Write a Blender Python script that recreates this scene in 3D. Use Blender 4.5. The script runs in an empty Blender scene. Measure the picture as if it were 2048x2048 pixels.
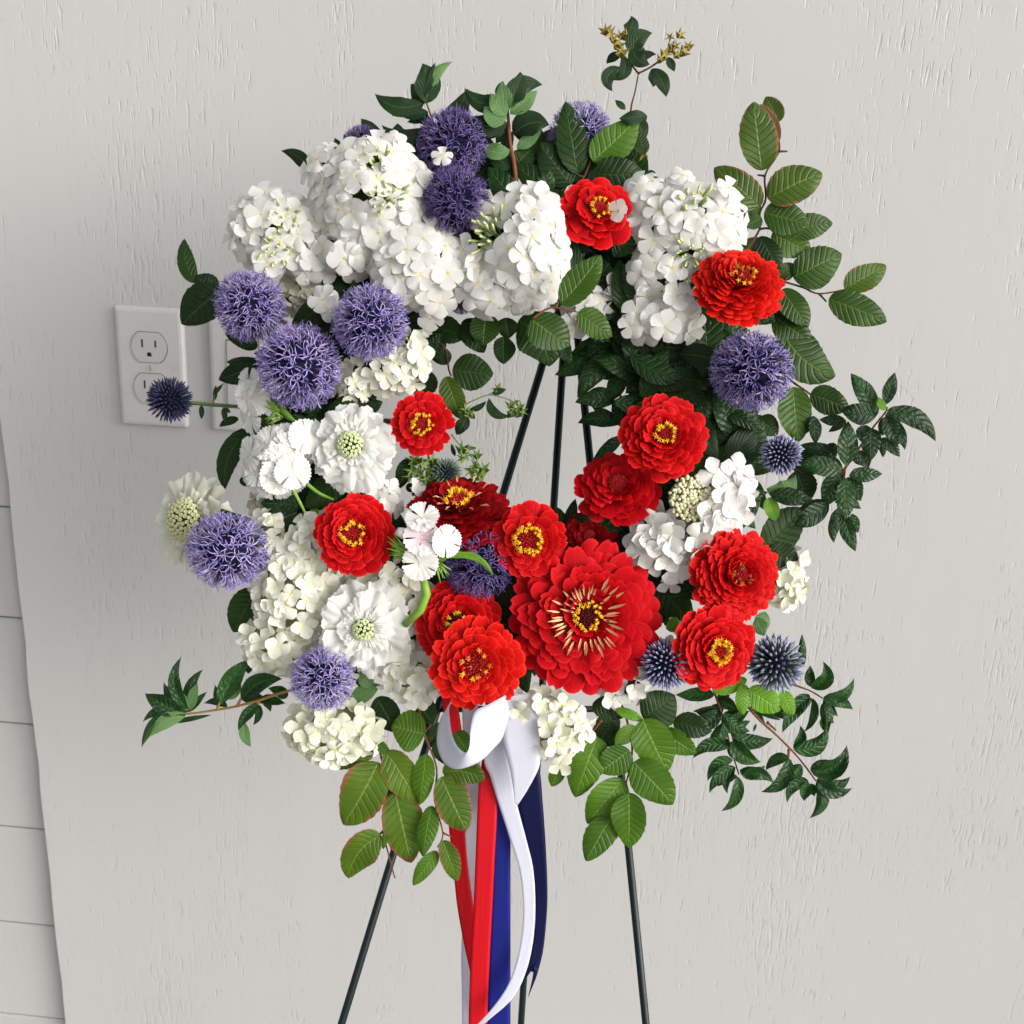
import bpy, math, random
from mathutils import Matrix, Vector
random.seed(11)
R = random.Random(5)
PI = math.pi
scene = bpy.context.scene
col = scene.collection

# ------------------------------------------------------------------ camera
YAW, PITCH, ROLL = math.radians(4.0), math.radians(17.5), math.radians(2.7)
DIST, CAMZ = 1.04, 1.40
fwd = Vector((-math.sin(YAW) * math.cos(PITCH), math.cos(YAW) * math.cos(PITCH), -math.sin(PITCH)))
rgt0 = Vector((math.cos(YAW), math.sin(YAW), 0))
up0 = rgt0.cross(fwd)
cr, sr = math.cos(ROLL), math.sin(ROLL)
rgt = rgt0 * cr + up0 * sr
up = up0 * cr - rgt0 * sr
cam_loc = Vector((0, -DIST, CAMZ))
cd = bpy.data.cameras.new('camera')
cam = bpy.data.objects.new('camera', cd)
col.objects.link(cam)
M = Matrix.Identity(4)
for i in range(3):
    M[i][0], M[i][1], M[i][2], M[i][3] = rgt[i], up[i], -fwd[i], cam_loc[i]
cam.matrix_world = M
cd.sensor_width = 36
cd.lens = 36
cd.clip_start = 0.02
cd.clip_end = 60
cd.dof.use_dof = True
cd.dof.focus_distance = 0.685
cd.dof.aperture_fstop = 18
scene.camera = cam
scene.render.resolution_x = scene.render.resolution_y = 1024

# ------------------------------------------------------------------ light
SUN_EL, SUN_AZ = math.radians(17), math.radians(119)
w = bpy.data.worlds.new('World')
scene.world = w
w.use_nodes = True
nt = w.node_tree
nt.nodes.clear()
sky = nt.nodes.new('ShaderNodeTexSky')
sky.sky_type = 'NISHITA'
sky.sun_disc = False
sky.sun_elevation = SUN_EL
sky.sun_rotation = SUN_AZ
sky.dust_density = 4.0
sky.ozone_density = 0.6
hsv = nt.nodes.new('ShaderNodeHueSaturation')
hsv.inputs['Saturation'].default_value = 0.20
bg = nt.nodes.new('ShaderNodeBackground')
bg.inputs["Strength"].default_value = 0.15
wo = nt.nodes.new('ShaderNodeOutputWorld')
nt.links.new(sky.outputs[0], hsv.inputs['Color'])
nt.links.new(hsv.outputs[0], bg.inputs['Color'])
nt.links.new(bg.outputs[0], wo.inputs['Surface'])
sd = bpy.data.lights.new('sun', 'SUN')
sd.energy = 1.0
sd.angle = math.radians(60)
sd.color = (1.0, 0.99, 0.985)
sun = bpy.data.objects.new('sun', sd)
col.objects.link(sun)
sdir = Vector((math.sin(SUN_AZ) * math.cos(SUN_EL), math.cos(SUN_AZ) * math.cos(SUN_EL), math.sin(SUN_EL)))
sun.rotation_mode = 'QUATERNION'
sun.rotation_quaternion = sdir.to_track_quat('Z', 'Y')
sun.location = sdir * 5
scene.view_settings.view_transform = 'Standard'
scene.view_settings.look = 'None'
scene.view_settings.exposure = 0.53
scene.view_settings.gamma = 1.0
scene.render.engine = 'CYCLES'
scene.cycles.max_bounces = 8
scene.cycles.transparent_max_bounces = 8

# ------------------------------------------------------------------ placing helpers
def P(px, py, dep):
    "point seen at photo pixel (2048 frame) at distance dep along the view axis"
    return cam_loc + (fwd + rgt * ((px - 1024) / 2048) + up * ((1024 - py) / 2048)) * dep
def PW(px, py, y=0.0):
    d = fwd + rgt * ((px - 1024) / 2048) + up * ((1024 - py) / 2048)
    return cam_loc + d * ((y - cam_loc.y) / d.y)
K7 = 700 / 1932
CROP = {'S': (0, 0, 1), 'A': (200, 0, K7), 'B': (700, 0, K7), 'C': (1200, 100, K7), 'D': (200, 550, K7), 'E': (700, 550, K7),
        'F': (1200, 600, K7), 'G': (250, 1050, K7), 'H': (750, 1100, K7), 'I': (1150, 1100, K7), 'J': (600, 1450, 600 / 1932)}
def cv(c, x, y):
    ox, oy, k = CROP[c]
    return ox + x * k, oy + y * k

# ------------------------------------------------------------------ object helpers
def link(o, parent=None):
    col.objects.link(o)
    if parent is not None:
        o.parent = parent
    return o
def thing(name, label, cat, loc=(0, 0, 0), group=None, matrix=None):
    o = bpy.data.objects.new(name, None)
    col.objects.link(o)
    o.empty_display_size = 0.01
    if matrix is not None:
        o.matrix_world = matrix
    else:
        o.location = loc
    o['label'] = label
    o['category'] = cat
    if group:
        o['group'] = group
    return o
class MB:
    def __init__(s):
        s.v, s.f, s.uv, s.mi = [], [], [], []
    def add(s, verts, faces, uvs=None, mi=0, M=None):
        b = len(s.v)
        for i, p in enumerate(verts):
            q = Vector(p)
            if M is not None:
                q = M @ q
            s.v.append(q)
            s.uv.append(uvs[i] if uvs else (0.5, 0.5))
        for f in faces:
            s.f.append([b + k for k in f])
            s.mi.append(mi)
        return s
    def mesh(s, name, mats, smooth=True):
        me = bpy.data.meshes.new(name)
        me.from_pydata([tuple(p) for p in s.v], [], s.f)
        uvl = me.uv_layers.new(name='UVMap')
        buf = []
        for f in s.f:
            for k in f:
                buf += [s.uv[k][0], s.uv[k][1]]
        uvl.data.foreach_set('uv', buf)
        for m in (mats if isinstance(mats, (list, tuple)) else [mats]):
            me.materials.append(m)
        me.polygons.foreach_set('material_index', s.mi)
        me.polygons.foreach_set('use_smooth', [smooth] * len(s.f))
        me.update()
        return me
    def build(s, name, mats, parent=None, smooth=True, matrix=None):
        o = bpy.data.objects.new(name, s.mesh(name, mats, smooth))
        link(o, parent)
        if matrix is not None:
            o.matrix_local = matrix
        return o
def inst(name, me, parent, matrix):
    o = bpy.data.objects.new(name, me)
    col.objects.link(o)
    o.parent = parent
    o.matrix_basis = matrix
    return o
def tube_data(pts, rad, n=8, cap=True):
    "tube along pts (Vectors); rad float or list"
    if not isinstance(rad, (list, tuple)):
        rad = [rad] * len(pts)
    V, F = [], []
    prev = None
    for i, p in enumerate(pts):
        a = pts[max(i - 1, 0)]
        b = pts[min(i + 1, len(pts) - 1)]
        t = (b - a).normalized()
        if prev is None:
            x = t.orthogonal().normalized()
        else:
            x = (prev - t * prev.dot(t)).normalized()
        prev = x
        y = t.cross(x)
        for k in range(n):
            an = 2 * PI * k / n
            V.append(p + (x * math.cos(an) + y * math.sin(an)) * rad[i])
    for i in range(len(pts) - 1):
        for k in range(n):
            F.append((i * n + k, i * n + (k + 1) % n, (i + 1) * n + (k + 1) % n, (i + 1) * n + k))
    if cap:
        F.append(tuple(range(n))[::-1])
        F.append(tuple((len(pts) - 1) * n + k for k in range(n)))
    return V, F
def box_data(x0, x1, y0, y1, z0, z1):
    V = [(x0, y0, z0), (x1, y0, z0), (x1, y1, z0), (x0, y1, z0), (x0, y0, z1), (x1, y0, z1), (x1, y1, z1), (x0, y1, z1)]
    F = [(0, 3, 2, 1), (4, 5, 6, 7), (0, 1, 5, 4), (1, 2, 6, 5), (2, 3, 7, 6), (3, 0, 4, 7)]
    return V, F
def smooth_pts(pts, sub=4):
    "Catmull-Rom through tuples/Vectors"
    out = []
    n = len(pts)
    for i in range(n - 1):
        p0, p1, p2, p3 = pts[max(i - 1, 0)], pts[i], pts[i + 1], pts[min(i + 2, n - 1)]
        for k in range(sub):
            t = k / sub
            out.append(tuple(0.5 * (2 * b + (c - a) * t + (2 * a - 5 * b + 4 * c - d) * t * t + (3 * b - a - 3 * c + d) * t ** 3)
                             for a, b, c, d in zip(p0, p1, p2, p3)))
    out.append(tuple(pts[-1]))
    return out
def Rx(a): return Matrix.Rotation(a, 4, 'X')
def Ry(a): return Matrix.Rotation(a, 4, 'Y')
def Rz(a): return Matrix.Rotation(a, 4, 'Z')
def T3(x, y, z): return Matrix.Translation((x, y, z))
def S3(x, y, z):
    return Matrix.Diagonal((x, y, z, 1))
def frame(px, py, dep, tx=0.0, ty=0.0, spin=0.0):
    z = (-fwd + rgt * tx + up * ty).normalized()
    x = up.cross(z).normalized()
    y = z.cross(x)
    p = P(px, py, dep)
    m = Matrix.Identity(4)
    for i in range(3):
        m[i][0], m[i][1], m[i][2], m[i][3] = x[i], y[i], z[i], p[i]
    return m @ Rz(spin)
def align(n, spin=0.0):
    "rotation taking +Z to n"
    q = Vector((0, 0, 1)).rotation_difference(Vector(n).normalized())
    return q.to_matrix().to_4x4() @ Rz(spin)

# ------------------------------------------------------------------ materials
def mat(name, base, rough=0.5, spec=0.4, trans=0.0, build=None, sheen=0.0, coat=0.0, transcol=None):
    m = bpy.data.materials.new(name)
    m.use_nodes = True
    n, l = m.node_tree.nodes, m.node_tree.links
    b = n['Principled BSDF']
    b.inputs['Base Color'].default_value = (*base, 1)
    b.inputs['Roughness'].default_value = rough
    b.inputs['Specular IOR Level'].default_value = spec
    if sheen:
        b.inputs['Sheen Weight'].default_value = sheen
    if coat:
        b.inputs['Coat Weight'].default_value = coat
        b.inputs['Coat Roughness'].default_value = 0.25
    out = n['Material Output']
    tr = None
    if trans:
        tr = n.new('ShaderNodeBsdfTranslucent')
        tr.inputs['Color'].default_value = (*(transcol or base), 1)
        mx = n.new('ShaderNodeMixShader')
        mx.inputs[0].default_value = trans
        l.new(b.outputs[0], mx.inputs[1])
        l.new(tr.outputs[0], mx.inputs[2])
        l.new(mx.outputs[0], out.inputs['Surface'])
    if build:
        build(m, n, l, b, tr)
    return m
def mixc(n, l, fac, a, b, mode='MIX'):
    x = n.new('ShaderNodeMix')
    x.data_type = 'RGBA'
    x.blend_type = mode
    for sock, v in ((x.inputs[0], fac), (x.inputs[6], a), (x.inputs[7], b)):
        if isinstance(v, (int, float)):
            sock.default_value = v
        elif isinstance(v, tuple):
            sock.default_value = (*v, 1) if len(v) == 3 else v
        else:
            l.new(v, sock)
    return x.outputs[2]
def mth(n, l, op, a, b=None, c=None, clamp=False):
    x = n.new('ShaderNodeMath')
    x.operation = op
    x.use_clamp = clamp
    for i, v in enumerate((a, b, c)):
        if v is None:
            continue
        if isinstance(v, (int, float)):
            x.inputs[i].default_value = v
        else:
            l.new(v, x.inputs[i])
    return x.outputs[0]
def uvxy(n, l):
    u = n.new('ShaderNodeUVMap')
    s = n.new('ShaderNodeSeparateXYZ')
    l.new(u.outputs[0], s.inputs[0])
    return s.outputs[0], s.outputs[1]
def noise(n, l, scale, detail=3, vec=None, rough=0.5, coord='Object'):
    t = n.new('ShaderNodeTexNoise')
    t.inputs['Scale'].default_value = scale
    t.inputs['Detail'].default_value = detail
    t.inputs['Roughness'].default_value = rough
    if vec is None:
        c = n.new('ShaderNodeTexCoord')
        vec = c.outputs[coord]
    l.new(vec, t.inputs['Vector'])
    return t.outputs[0]
def ramp(n, l, fac, lo, hi):
    x = n.new('ShaderNodeMapRange')
    x.inputs[1].default_value = lo
    x.inputs[2].default_value = hi
    l.new(fac, x.inputs[0])
    return x.outputs[0]
def bump(n, l, b, h, strength, dist):
    x = n.new('ShaderNodeBump')
    x.inputs['Strength'].default_value = strength
    x.inputs['Distance'].default_value = dist
    l.new(h, x.inputs['Height'])
    l.new(x.outputs[0], b.inputs['Normal'])
    return x

def leaf_mat(name, c_lo, c_hi, vein, back, N=8, slant=0.55, brown=0.0, rough=0.42, wrinkle=0.0, spec=0.26, veinw=0.05, bd=0.0007):
    def bld(m, n, l, b, tr):
        u, v = uvxy(n, l)
        av = mth(n, l, 'ABSOLUTE', mth(n, l, 'MULTIPLY_ADD', v, 2.0, -1.0))
        nz = noise(n, l, 45, 3)
        oi = n.new('ShaderNodeObjectInfo')
        fac = mth(n, l, 'MULTIPLY_ADD', oi.outputs['Random'], 0.6, mth(n, l, 'MULTIPLY_ADD', nz, 0.9, -0.25), clamp=True)
        colr = mixc(n, l, fac, c_lo, c_hi)
        ph = mth(n, l, 'SUBTRACT', mth(n, l, 'MULTIPLY', mth(n, l, 'ADD', u, mth(n, l, 'MULTIPLY_ADD', noise(n, l, 60, 2), 0.09, mth(n, l, 'MULTIPLY', oi.outputs['Random'], 0.1))), N), mth(n, l, 'MULTIPLY', av, slant * N * 0.35))
        tri = mth(n, l, 'ABSOLUTE', mth(n, l, 'SUBTRACT', mth(n, l, 'FRACT', ph), 0.5))
        line = mth(n, l, 'SUBTRACT', 1.0, ramp(n, l, tri, 0.0, veinw), clamp=True)
        mid = mth(n, l, 'SUBTRACT', 1.0, ramp(n, l, av, 0.0, 0.07), clamp=True)
        vm = mth(n, l, 'MAXIMUM', mth(n, l, 'MULTIPLY', line, mth(n, l, 'MULTIPLY_ADD', nz, 0.5, 0.02)), mth(n, l, 'MULTIPLY', mid, 0.85))
        colr = mixc(n, l, mth(n, l, 'MULTIPLY', vm, 0.75), colr, vein)
        if brown:
            e = mth(n, l, 'ADD', mth(n, l, 'MAXIMUM', av, mth(n, l, 'POWER', u, 3.0)), mth(n, l, 'MULTIPLY_ADD', noise(n, l, 60, 4), 0.7, -0.35))
            bm = ramp(n, l, e, 1.08 - 0.25 * brown, 1.16 - 0.22 * brown)
            colr = mixc(n, l, bm, colr, (0.20, 0.085, 0.035))
        g = n.new('ShaderNodeNewGeometry')
        colf = mixc(n, l, g.outputs['Backfacing'], colr, mixc(n, l, 0.6, colr, back))
        l.new(colf, b.inputs['Base Color'])
        l.new(mixc(n, l, 1.0, colr, (1.6, 1.9, 0.7), 'MULTIPLY'), tr.inputs['Color'])
        h = mth(n, l, 'SUBTRACT', ramp(n, l, tri, 0.0, 0.22), mth(n, l, 'MULTIPLY', mid, 0.8))
        if wrinkle:
            vo = n.new('ShaderNodeTexVoronoi')
            vo.feature = 'F1'
            vo.inputs['Scale'].default_value = 330
            c = n.new('ShaderNodeTexCoord')
            l.new(c.outputs['Object'], vo.inputs['Vector'])
            h = mth(n, l, 'SUBTRACT', h, mth(n, l, 'MULTIPLY', vo.outputs['Distance'], wrinkle))
        h = mth(n, l, 'ADD', h, mth(n, l, 'MULTIPLY', noise(n, l, 220, 2), 0.3))
        bump(n, l, b, h, 0.55, bd)
        rr = mth(n, l, 'MULTIPLY_ADD', nz, 0.3, rough - 0.15)
        l.new(rr, b.inputs['Roughness'])
    return mat(name, c_lo, rough, spec, 0.16, bld)
LM = {
 'beech': leaf_mat('beech_leaf_green', (0.022, 0.068, 0.004), (0.082, 0.18, 0.008), (0.17, 0.29, 0.04), (0.09, 0.17, 0.05), N=9),
 'beechm': leaf_mat('beech_leaf_deep_green', (0.012, 0.038, 0.003), (0.046, 0.105, 0.006), (0.13, 0.22, 0.035), (0.07, 0.14, 0.03), N=9, spec=0.3, bd=0.0008),
 'beechm2': leaf_mat('beech_leaf_deep_browning', (0.024, 0.052, 0.004), (0.062, 0.115, 0.008), (0.15, 0.22, 0.04), (0.08, 0.14, 0.04), N=9, brown=0.8, spec=0.3, bd=0.0008),
 'beechb': leaf_mat('beech_leaf_browning', (0.040, 0.090, 0.005), (0.11, 0.185, 0.010), (0.20, 0.29, 0.05), (0.12, 0.19, 0.06), N=9, brown=1.0),
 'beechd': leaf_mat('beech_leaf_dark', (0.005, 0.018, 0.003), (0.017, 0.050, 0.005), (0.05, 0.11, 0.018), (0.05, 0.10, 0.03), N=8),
 'lance': leaf_mat('leathery_leaf_dark', (0.003, 0.017, 0.003), (0.014, 0.058, 0.008), (0.06, 0.16, 0.035), (0.10, 0.20, 0.06), N=7, wrinkle=1.0, rough=0.42, spec=0.34, bd=0.0011),
 'top': leaf_mat('smooth_leaf_green', (0.005, 0.019, 0.005), (0.018, 0.048, 0.012), (0.07, 0.14, 0.05), (0.16, 0.25, 0.12), N=6, slant=1.8, rough=0.45, spec=0.25, bd=0.0005),
 'pale': leaf_mat('smooth_leaf_pale', (0.07, 0.15, 0.05), (0.14, 0.26, 0.09), (0.22, 0.34, 0.16), (0.22, 0.34, 0.16), N=6, slant=1.4, rough=0.5, veinw=0.06),
 'bright': leaf_mat('fresh_leaf_green', (0.09, 0.22, 0.012), (0.15, 0.33, 0.025), (0.25, 0.42, 0.08), (0.15, 0.28, 0.06), N=8),
 'brown': leaf_mat('dried_leaf_brown', (0.22, 0.10, 0.05), (0.38, 0.20, 0.11), (0.42, 0.25, 0.16), (0.35, 0.2, 0.1), N=8),
}
LM['curl'] = leaf_mat('curled_leathery_leaf', (0.006, 0.030, 0.006), (0.024, 0.085, 0.016), (0.09, 0.20, 0.055), (0.14, 0.25, 0.10), N=7, wrinkle=1.0, rough=0.42, spec=0.34, bd=0.0011)
def petal_mat(name, base, tip, rough=0.55, trans=0.2, transcol=None, streak=0.25, sheen=0.0, edge=None, spec=0.3, var=0.25, bstr=0.25, pw=0.7):
    def bld(m, n, l, b, tr):
        u, v = uvxy(n, l)
        oi = n.new('ShaderNodeObjectInfo')
        c = mixc(n, l, mth(n, l, 'POWER', u, pw), base, tip)
        cx = n.new('ShaderNodeCombineXYZ')
        l.new(mth(n, l, 'MULTIPLY', u, 1.6), cx.inputs[0])
        l.new(mth(n, l, 'MULTIPLY', v, 11.0), cx.inputs[1])
        l.new(mth(n, l, 'MULTIPLY', oi.outputs['Random'], 30.0), cx.inputs[2])
        st = noise(n, l, 1.7, 3, vec=cx.outputs[0])
        dark = mixc(n, l, 1.0, c, (0.72, 0.68, 0.68), 'MULTIPLY')
        c = mixc(n, l, mth(n, l, 'MULTIPLY', ramp(n, l, st, 0.35, 0.7), streak), c, dark)
        dk2 = mixc(n, l, 1.0, c, (0.70, 0.70, 0.70), 'MULTIPLY')
        c = mixc(n, l, mth(n, l, 'MULTIPLY', oi.outputs['Random'], var), c, dk2)
        if edge:
            av = mth(n, l, 'ABSOLUTE', mth(n, l, 'MULTIPLY_ADD', v, 2.0, -1.0))
            e = ramp(n, l, mth(n, l, 'MAXIMUM', av, u), 0.93, 1.0)
            c = mixc(n, l, mth(n, l, 'MULTIPLY', e, 0.55), c, edge)  # lighter rim painted in, as if the petal edges caught light
        l.new(c, b.inputs['Base Color'])
        l.new(c if transcol is None else mixc(n, l, 0.5, c, transcol), tr.inputs['Color'])
        bump(n, l, b, st, bstr, 0.0006)
    return mat(name, base, rough, spec, trans, bld, sheen=sheen)
RED = petal_mat('zinnia_petal_red', (0.16, 0.0005, 0.001), (0.70, 0.002, 0.006), pw=1.6, trans=0.12, streak=0.5, bstr=0.6, edge=(0.85, 0.04, 0.03), rough=0.6, spec=0.10, transcol=(0.9, 0.01, 0.01))  # all four reds: petal base darkened to paint in depth between petals
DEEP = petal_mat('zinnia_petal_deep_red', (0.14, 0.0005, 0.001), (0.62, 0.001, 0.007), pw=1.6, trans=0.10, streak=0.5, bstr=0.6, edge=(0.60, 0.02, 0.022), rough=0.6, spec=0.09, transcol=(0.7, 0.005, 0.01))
SCAR = petal_mat('zinnia_petal_scarlet', (0.22, 0.001, 0.001), (0.78, 0.006, 0.004), pw=1.5, trans=0.13, streak=0.5, bstr=0.6, edge=(0.88, 0.06, 0.03), rough=0.6, spec=0.10, transcol=(0.95, 0.02, 0.01))
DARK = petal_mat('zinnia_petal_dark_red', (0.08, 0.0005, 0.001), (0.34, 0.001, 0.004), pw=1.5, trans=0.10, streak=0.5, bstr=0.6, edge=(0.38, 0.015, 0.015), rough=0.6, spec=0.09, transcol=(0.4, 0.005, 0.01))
PHLOX = petal_mat('phlox_petal_white', (0.88, 0.87, 0.78), (0.89, 0.885, 0.875), trans=0.40, streak=0.12, var=0.06, rough=0.65, bstr=0.35)
HYD = petal_mat('hydrangea_sepal_cream', (0.80, 0.81, 0.60), (0.90, 0.89, 0.81), trans=0.22, streak=0.2, var=0.18, rough=0.6, bstr=0.3)
HYDG = petal_mat('hydrangea_sepal_lime', (0.80, 0.81, 0.56), (0.90, 0.89, 0.78), trans=0.22, streak=0.2, var=0.2, rough=0.6, bstr=0.3)
HYDW = petal_mat('hydrangea_sepal_white', (0.84, 0.83, 0.76), (0.89, 0.87, 0.84), trans=0.22, streak=0.15, var=0.14, rough=0.6, bstr=0.3)
HYDD = petal_mat('hydrangea_sepal_shade_grey', (0.50, 0.48, 0.33), (0.66, 0.62, 0.50), trans=0.2, streak=0.35, var=0.3, rough=0.7, bstr=0.4)  # grey of the shaded white florets is painted into the sepals
DIA = petal_mat('dianthus_petal_white', (0.78, 0.80, 0.70), (0.90, 0.89, 0.87), trans=0.2, streak=0.18, var=0.08, rough=0.6)
SCAB = petal_mat('scabious_petal_white', (0.84, 0.85, 0.74), (0.90, 0.90, 0.88), trans=0.40, streak=0.15, var=0.06, rough=0.6, bstr=0.6)
SCABP = petal_mat('scabious_petal_pale_green', (0.68, 0.70, 0.52), (0.82, 0.82, 0.72), trans=0.25, streak=0.35, var=0.1, rough=0.7, bstr=0.6)
PINK = petal_mat('dianthus_petal_blush', (0.80, 0.55, 0.62), (0.89, 0.84, 0.84), trans=0.2, streak=0.18, var=0.05, rough=0.6)
YEL = mat('pollen_yellow', (0.85, 0.48, 0.02), 0.6, 0.2)
ORG = mat('pollen_orange', (0.75, 0.24, 0.03), 0.6, 0.2)
CREAM = mat('zinnia_style_cream', (0.80, 0.50, 0.27), 0.6, 0.2)
DISC = mat('zinnia_disc_dark', (0.11, 0.004, 0.006), 0.6, 0.3)
DISCR = mat('zinnia_disc_red', (0.42, 0.01, 0.012), 0.6, 0.3)
EYE = mat('floret_eye_yellow', (0.62, 0.52, 0.16), 0.6, 0.2)
EYEG = mat('floret_eye_green', (0.62, 0.66, 0.30), 0.6, 0.2)
GREEN = mat('bract_green', (0.13, 0.26, 0.03), 0.5, 0.3)
GREEND = mat('stalk_green_dark', (0.035, 0.085, 0.018), 0.5, 0.3)
GREENL = mat('stalk_green_light', (0.20, 0.36, 0.05), 0.45, 0.3)
GRAPPLE = mat('scabious_centre_green', (0.62, 0.70, 0.38), 0.55, 0.3)
BEAD = mat('hydrangea_bud_cream', (0.76, 0.74, 0.50), 0.5, 0.3)
STAR = mat('seed_star_olive', (0.26, 0.20, 0.035), 0.55, 0.3)
STARG = mat('seed_star_green', (0.13, 0.21, 0.045), 0.55, 0.3)
BARK = mat('twig_bark', (0.085, 0.038, 0.022), 0.7, 0.2)
BARKR = mat('twig_reddish', (0.17, 0.058, 0.025), 0.6, 0.25)
BARKT = mat('twig_tan', (0.30, 0.17, 0.06), 0.6, 0.25)
STEMG = mat('flower_stem_green', (0.16, 0.20, 0.09), 0.6, 0.25)
def grad_mat(name, c0, c1, lo, hi, rough=0.6, c2=None):
    def bld(m, n, l, b, tr):
        u, v = uvxy(n, l)
        c = mixc(n, l, ramp(n, l, u, lo, hi), c0, c1)
        if c2:
            c = mixc(n, l, mth(n, l, 'MULTIPLY', v, 0.8), c, c2)
            oi = n.new('ShaderNodeObjectInfo')
            c = mixc(n, l, oi.outputs['Random'], c, mixc(n, l, 1.0, c, (0.80, 0.74, 0.82), 'MULTIPLY'))
        l.new(c, b.inputs['Base Color'])
    return mat(name, c0, rough, 0.3, 0.0, bld)
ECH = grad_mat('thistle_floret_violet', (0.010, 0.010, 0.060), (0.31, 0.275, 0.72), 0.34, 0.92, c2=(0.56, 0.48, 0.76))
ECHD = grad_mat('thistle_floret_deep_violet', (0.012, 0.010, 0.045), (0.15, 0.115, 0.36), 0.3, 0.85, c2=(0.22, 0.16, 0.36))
ECORE = mat('thistle_core_navy', (0.010, 0.010, 0.035), 0.8, 0.1)
SPK = grad_mat('thistle_spike_steel', (0.02, 0.025, 0.05), (0.36, 0.36, 0.60), 0.5, 1.0)
SPKG = grad_mat('thistle_spike_grey', (0.05, 0.065, 0.06), (0.32, 0.35, 0.50), 0.5, 1.0)
SPKD = grad_mat('thistle_spike_navy', (0.010, 0.012, 0.026), (0.045, 0.045, 0.11), 0.5, 1.0)
SPKGR = grad_mat('thistle_spike_green', (0.05, 0.09, 0.05), (0.17, 0.26, 0.20), 0.4, 1.0)

# ------------------------------------------------------------------ setting: ground, plywood wall, siding
def concrete(m, n, l, b, tr):
    c = mixc(n, l, noise(n, l, 6, 6), (0.28, 0.27, 0.25), (0.42, 0.41, 0.38))
    l.new(c, b.inputs['Base Color'])
    bump(n, l, b, noise(n, l, 90, 4), 0.3, 0.002)
mb = MB()
mb.add([(-14, -16, 0), (14, -16, 0), (14, 3, 0), (-14, 3, 0)], [(0, 1, 2, 3)])
g = mb.build('ground', mat('concrete_ground', (0.4, 0.39, 0.37), 0.85, 0.2, 0, concrete), smooth=False)  # unseen floor under the easel, added to bounce light upward
g['kind'] = 'structure'

def plywood(m, n, l, b, tr):
    c = n.new('ShaderNodeTexCoord')
    def mapped(sx, sz, off=0.0, rot=0.0):
        mp = n.new('ShaderNodeMapping')
        mp.inputs['Scale'].default_value = (sx, 1.0, sz)
        mp.inputs['Location'].default_value = (off, 0, off)
        mp.inputs['Rotation'].default_value = (0, rot, 0)
        l.new(c.outputs['Object'], mp.inputs['Vector'])
        return mp.outputs[0]
    # checks: thin vertical splits, present only in patches
    n1 = noise(n, l, 1.0, 2, vec=mapped(300, 34))
    n2 = noise(n, l, 1.0, 2, vec=mapped(460, 62, 7.3))
    patch = noise(n, l, 1.0, 3, vec=mapped(9, 3.2, 3.1))
    th = mth(n, l, 'MULTIPLY_ADD', patch, -0.50, 0.885)
    k1 = mth(n, l, 'MULTIPLY', mth(n, l, 'SUBTRACT', n1, th), 16.0, clamp=True)
    k2 = mth(n, l, 'MULTIPLY', mth(n, l, 'SUBTRACT', n2, mth(n, l, 'ADD', th, 0.012)), 15.0, clamp=True)
    crack = mth(n, l, 'MAXIMUM', k1, mth(n, l, 'MULTIPLY', k2, 0.8))
    fine = noise(n, l, 1.0, 3, vec=mapped(420, 160, 2.2))
    soft = noise(n, l, 1.0, 2, vec=mapped(60, 26, 1.2))
    big = noise(n, l, 2.2, 4)
    knot = n.new('ShaderNodeTexVoronoi')
    knot.inputs['Scale'].default_value = 5.3
    l.new(c.outputs['Object'], knot.inputs['Vector'])
    kn = mth(n, l, 'SUBTRACT', 1.0, ramp(n, l, knot.outputs['Distance'], 0.0, 0.022), clamp=True)
    base = mixc(n, l, big, (0.474, 0.471, 0.464), (0.524, 0.522, 0.516))
    base = mixc(n, l, mth(n, l, 'MULTIPLY', crack, 0.08), base, (0.30, 0.28, 0.25))
    base = mixc(n, l, mth(n, l, 'MULTIPLY', kn, 0.45), base, (0.25, 0.22, 0.19))
    l.new(base, b.inputs['Base Color'])
    h = mth(n, l, 'SUBTRACT', mth(n, l, 'MULTIPLY', fine, 0.10), mth(n, l, 'MULTIPLY', crack, 1.0))
    h = mth(n, l, 'ADD', h, mth(n, l, 'MULTIPLY', soft, 0.30))
    long_ = noise(n, l, 1.0, 2, vec=mapped(38, 1.3, 9.1))
    h = mth(n, l, 'ADD', h, mth(n, l, 'MULTIPLY', long_, 0.45))
    h = mth(n, l, 'ADD', h, mth(n, l, 'MULTIPLY', noise(n, l, 14, 3), 1.1))
    h = mth(n, l, 'SUBTRACT', h, mth(n, l, 'MULTIPLY', kn, 0.5))
    bump(n, l, b, h, 0.50, 0.0009)
WALLM = mat('painted_plywood', (0.68, 0.65, 0.62), 0.5, 0.35, 0, plywood)
WX = -0.0
def solve_edge():
    a = PW(130, 2048)
    b2 = PW(0, 850)
    return (a.x + b2.x) / 2
EDGE = solve_edge()
# plywood sheet with a slightly uneven left edge
mb = MB()
N = 90
zs = [2.9 * i / N for i in range(N + 1)]
V, F = [], []
for z in zs:
    e = EDGE + 0.0009 * math.sin(z * 37) + R.uniform(-0.0006, 0.0006)
    V += [(e + 0.0015, 0.0, z), (2.6, 0.0, z), (2.6, 0.014, z), (e, 0.014, z), (e, 0.0015, z)]
for i in range(N):
    for k in range(5):
        F.append((i * 5 + k, i * 5 + (k + 1) % 5, (i + 1) * 5 + (k + 1) % 5, (i + 1) * 5 + k))
mb.add(V, F)
wall = mb.build('wall', WALLM, smooth=False)
wall['kind'] = 'structure'

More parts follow.
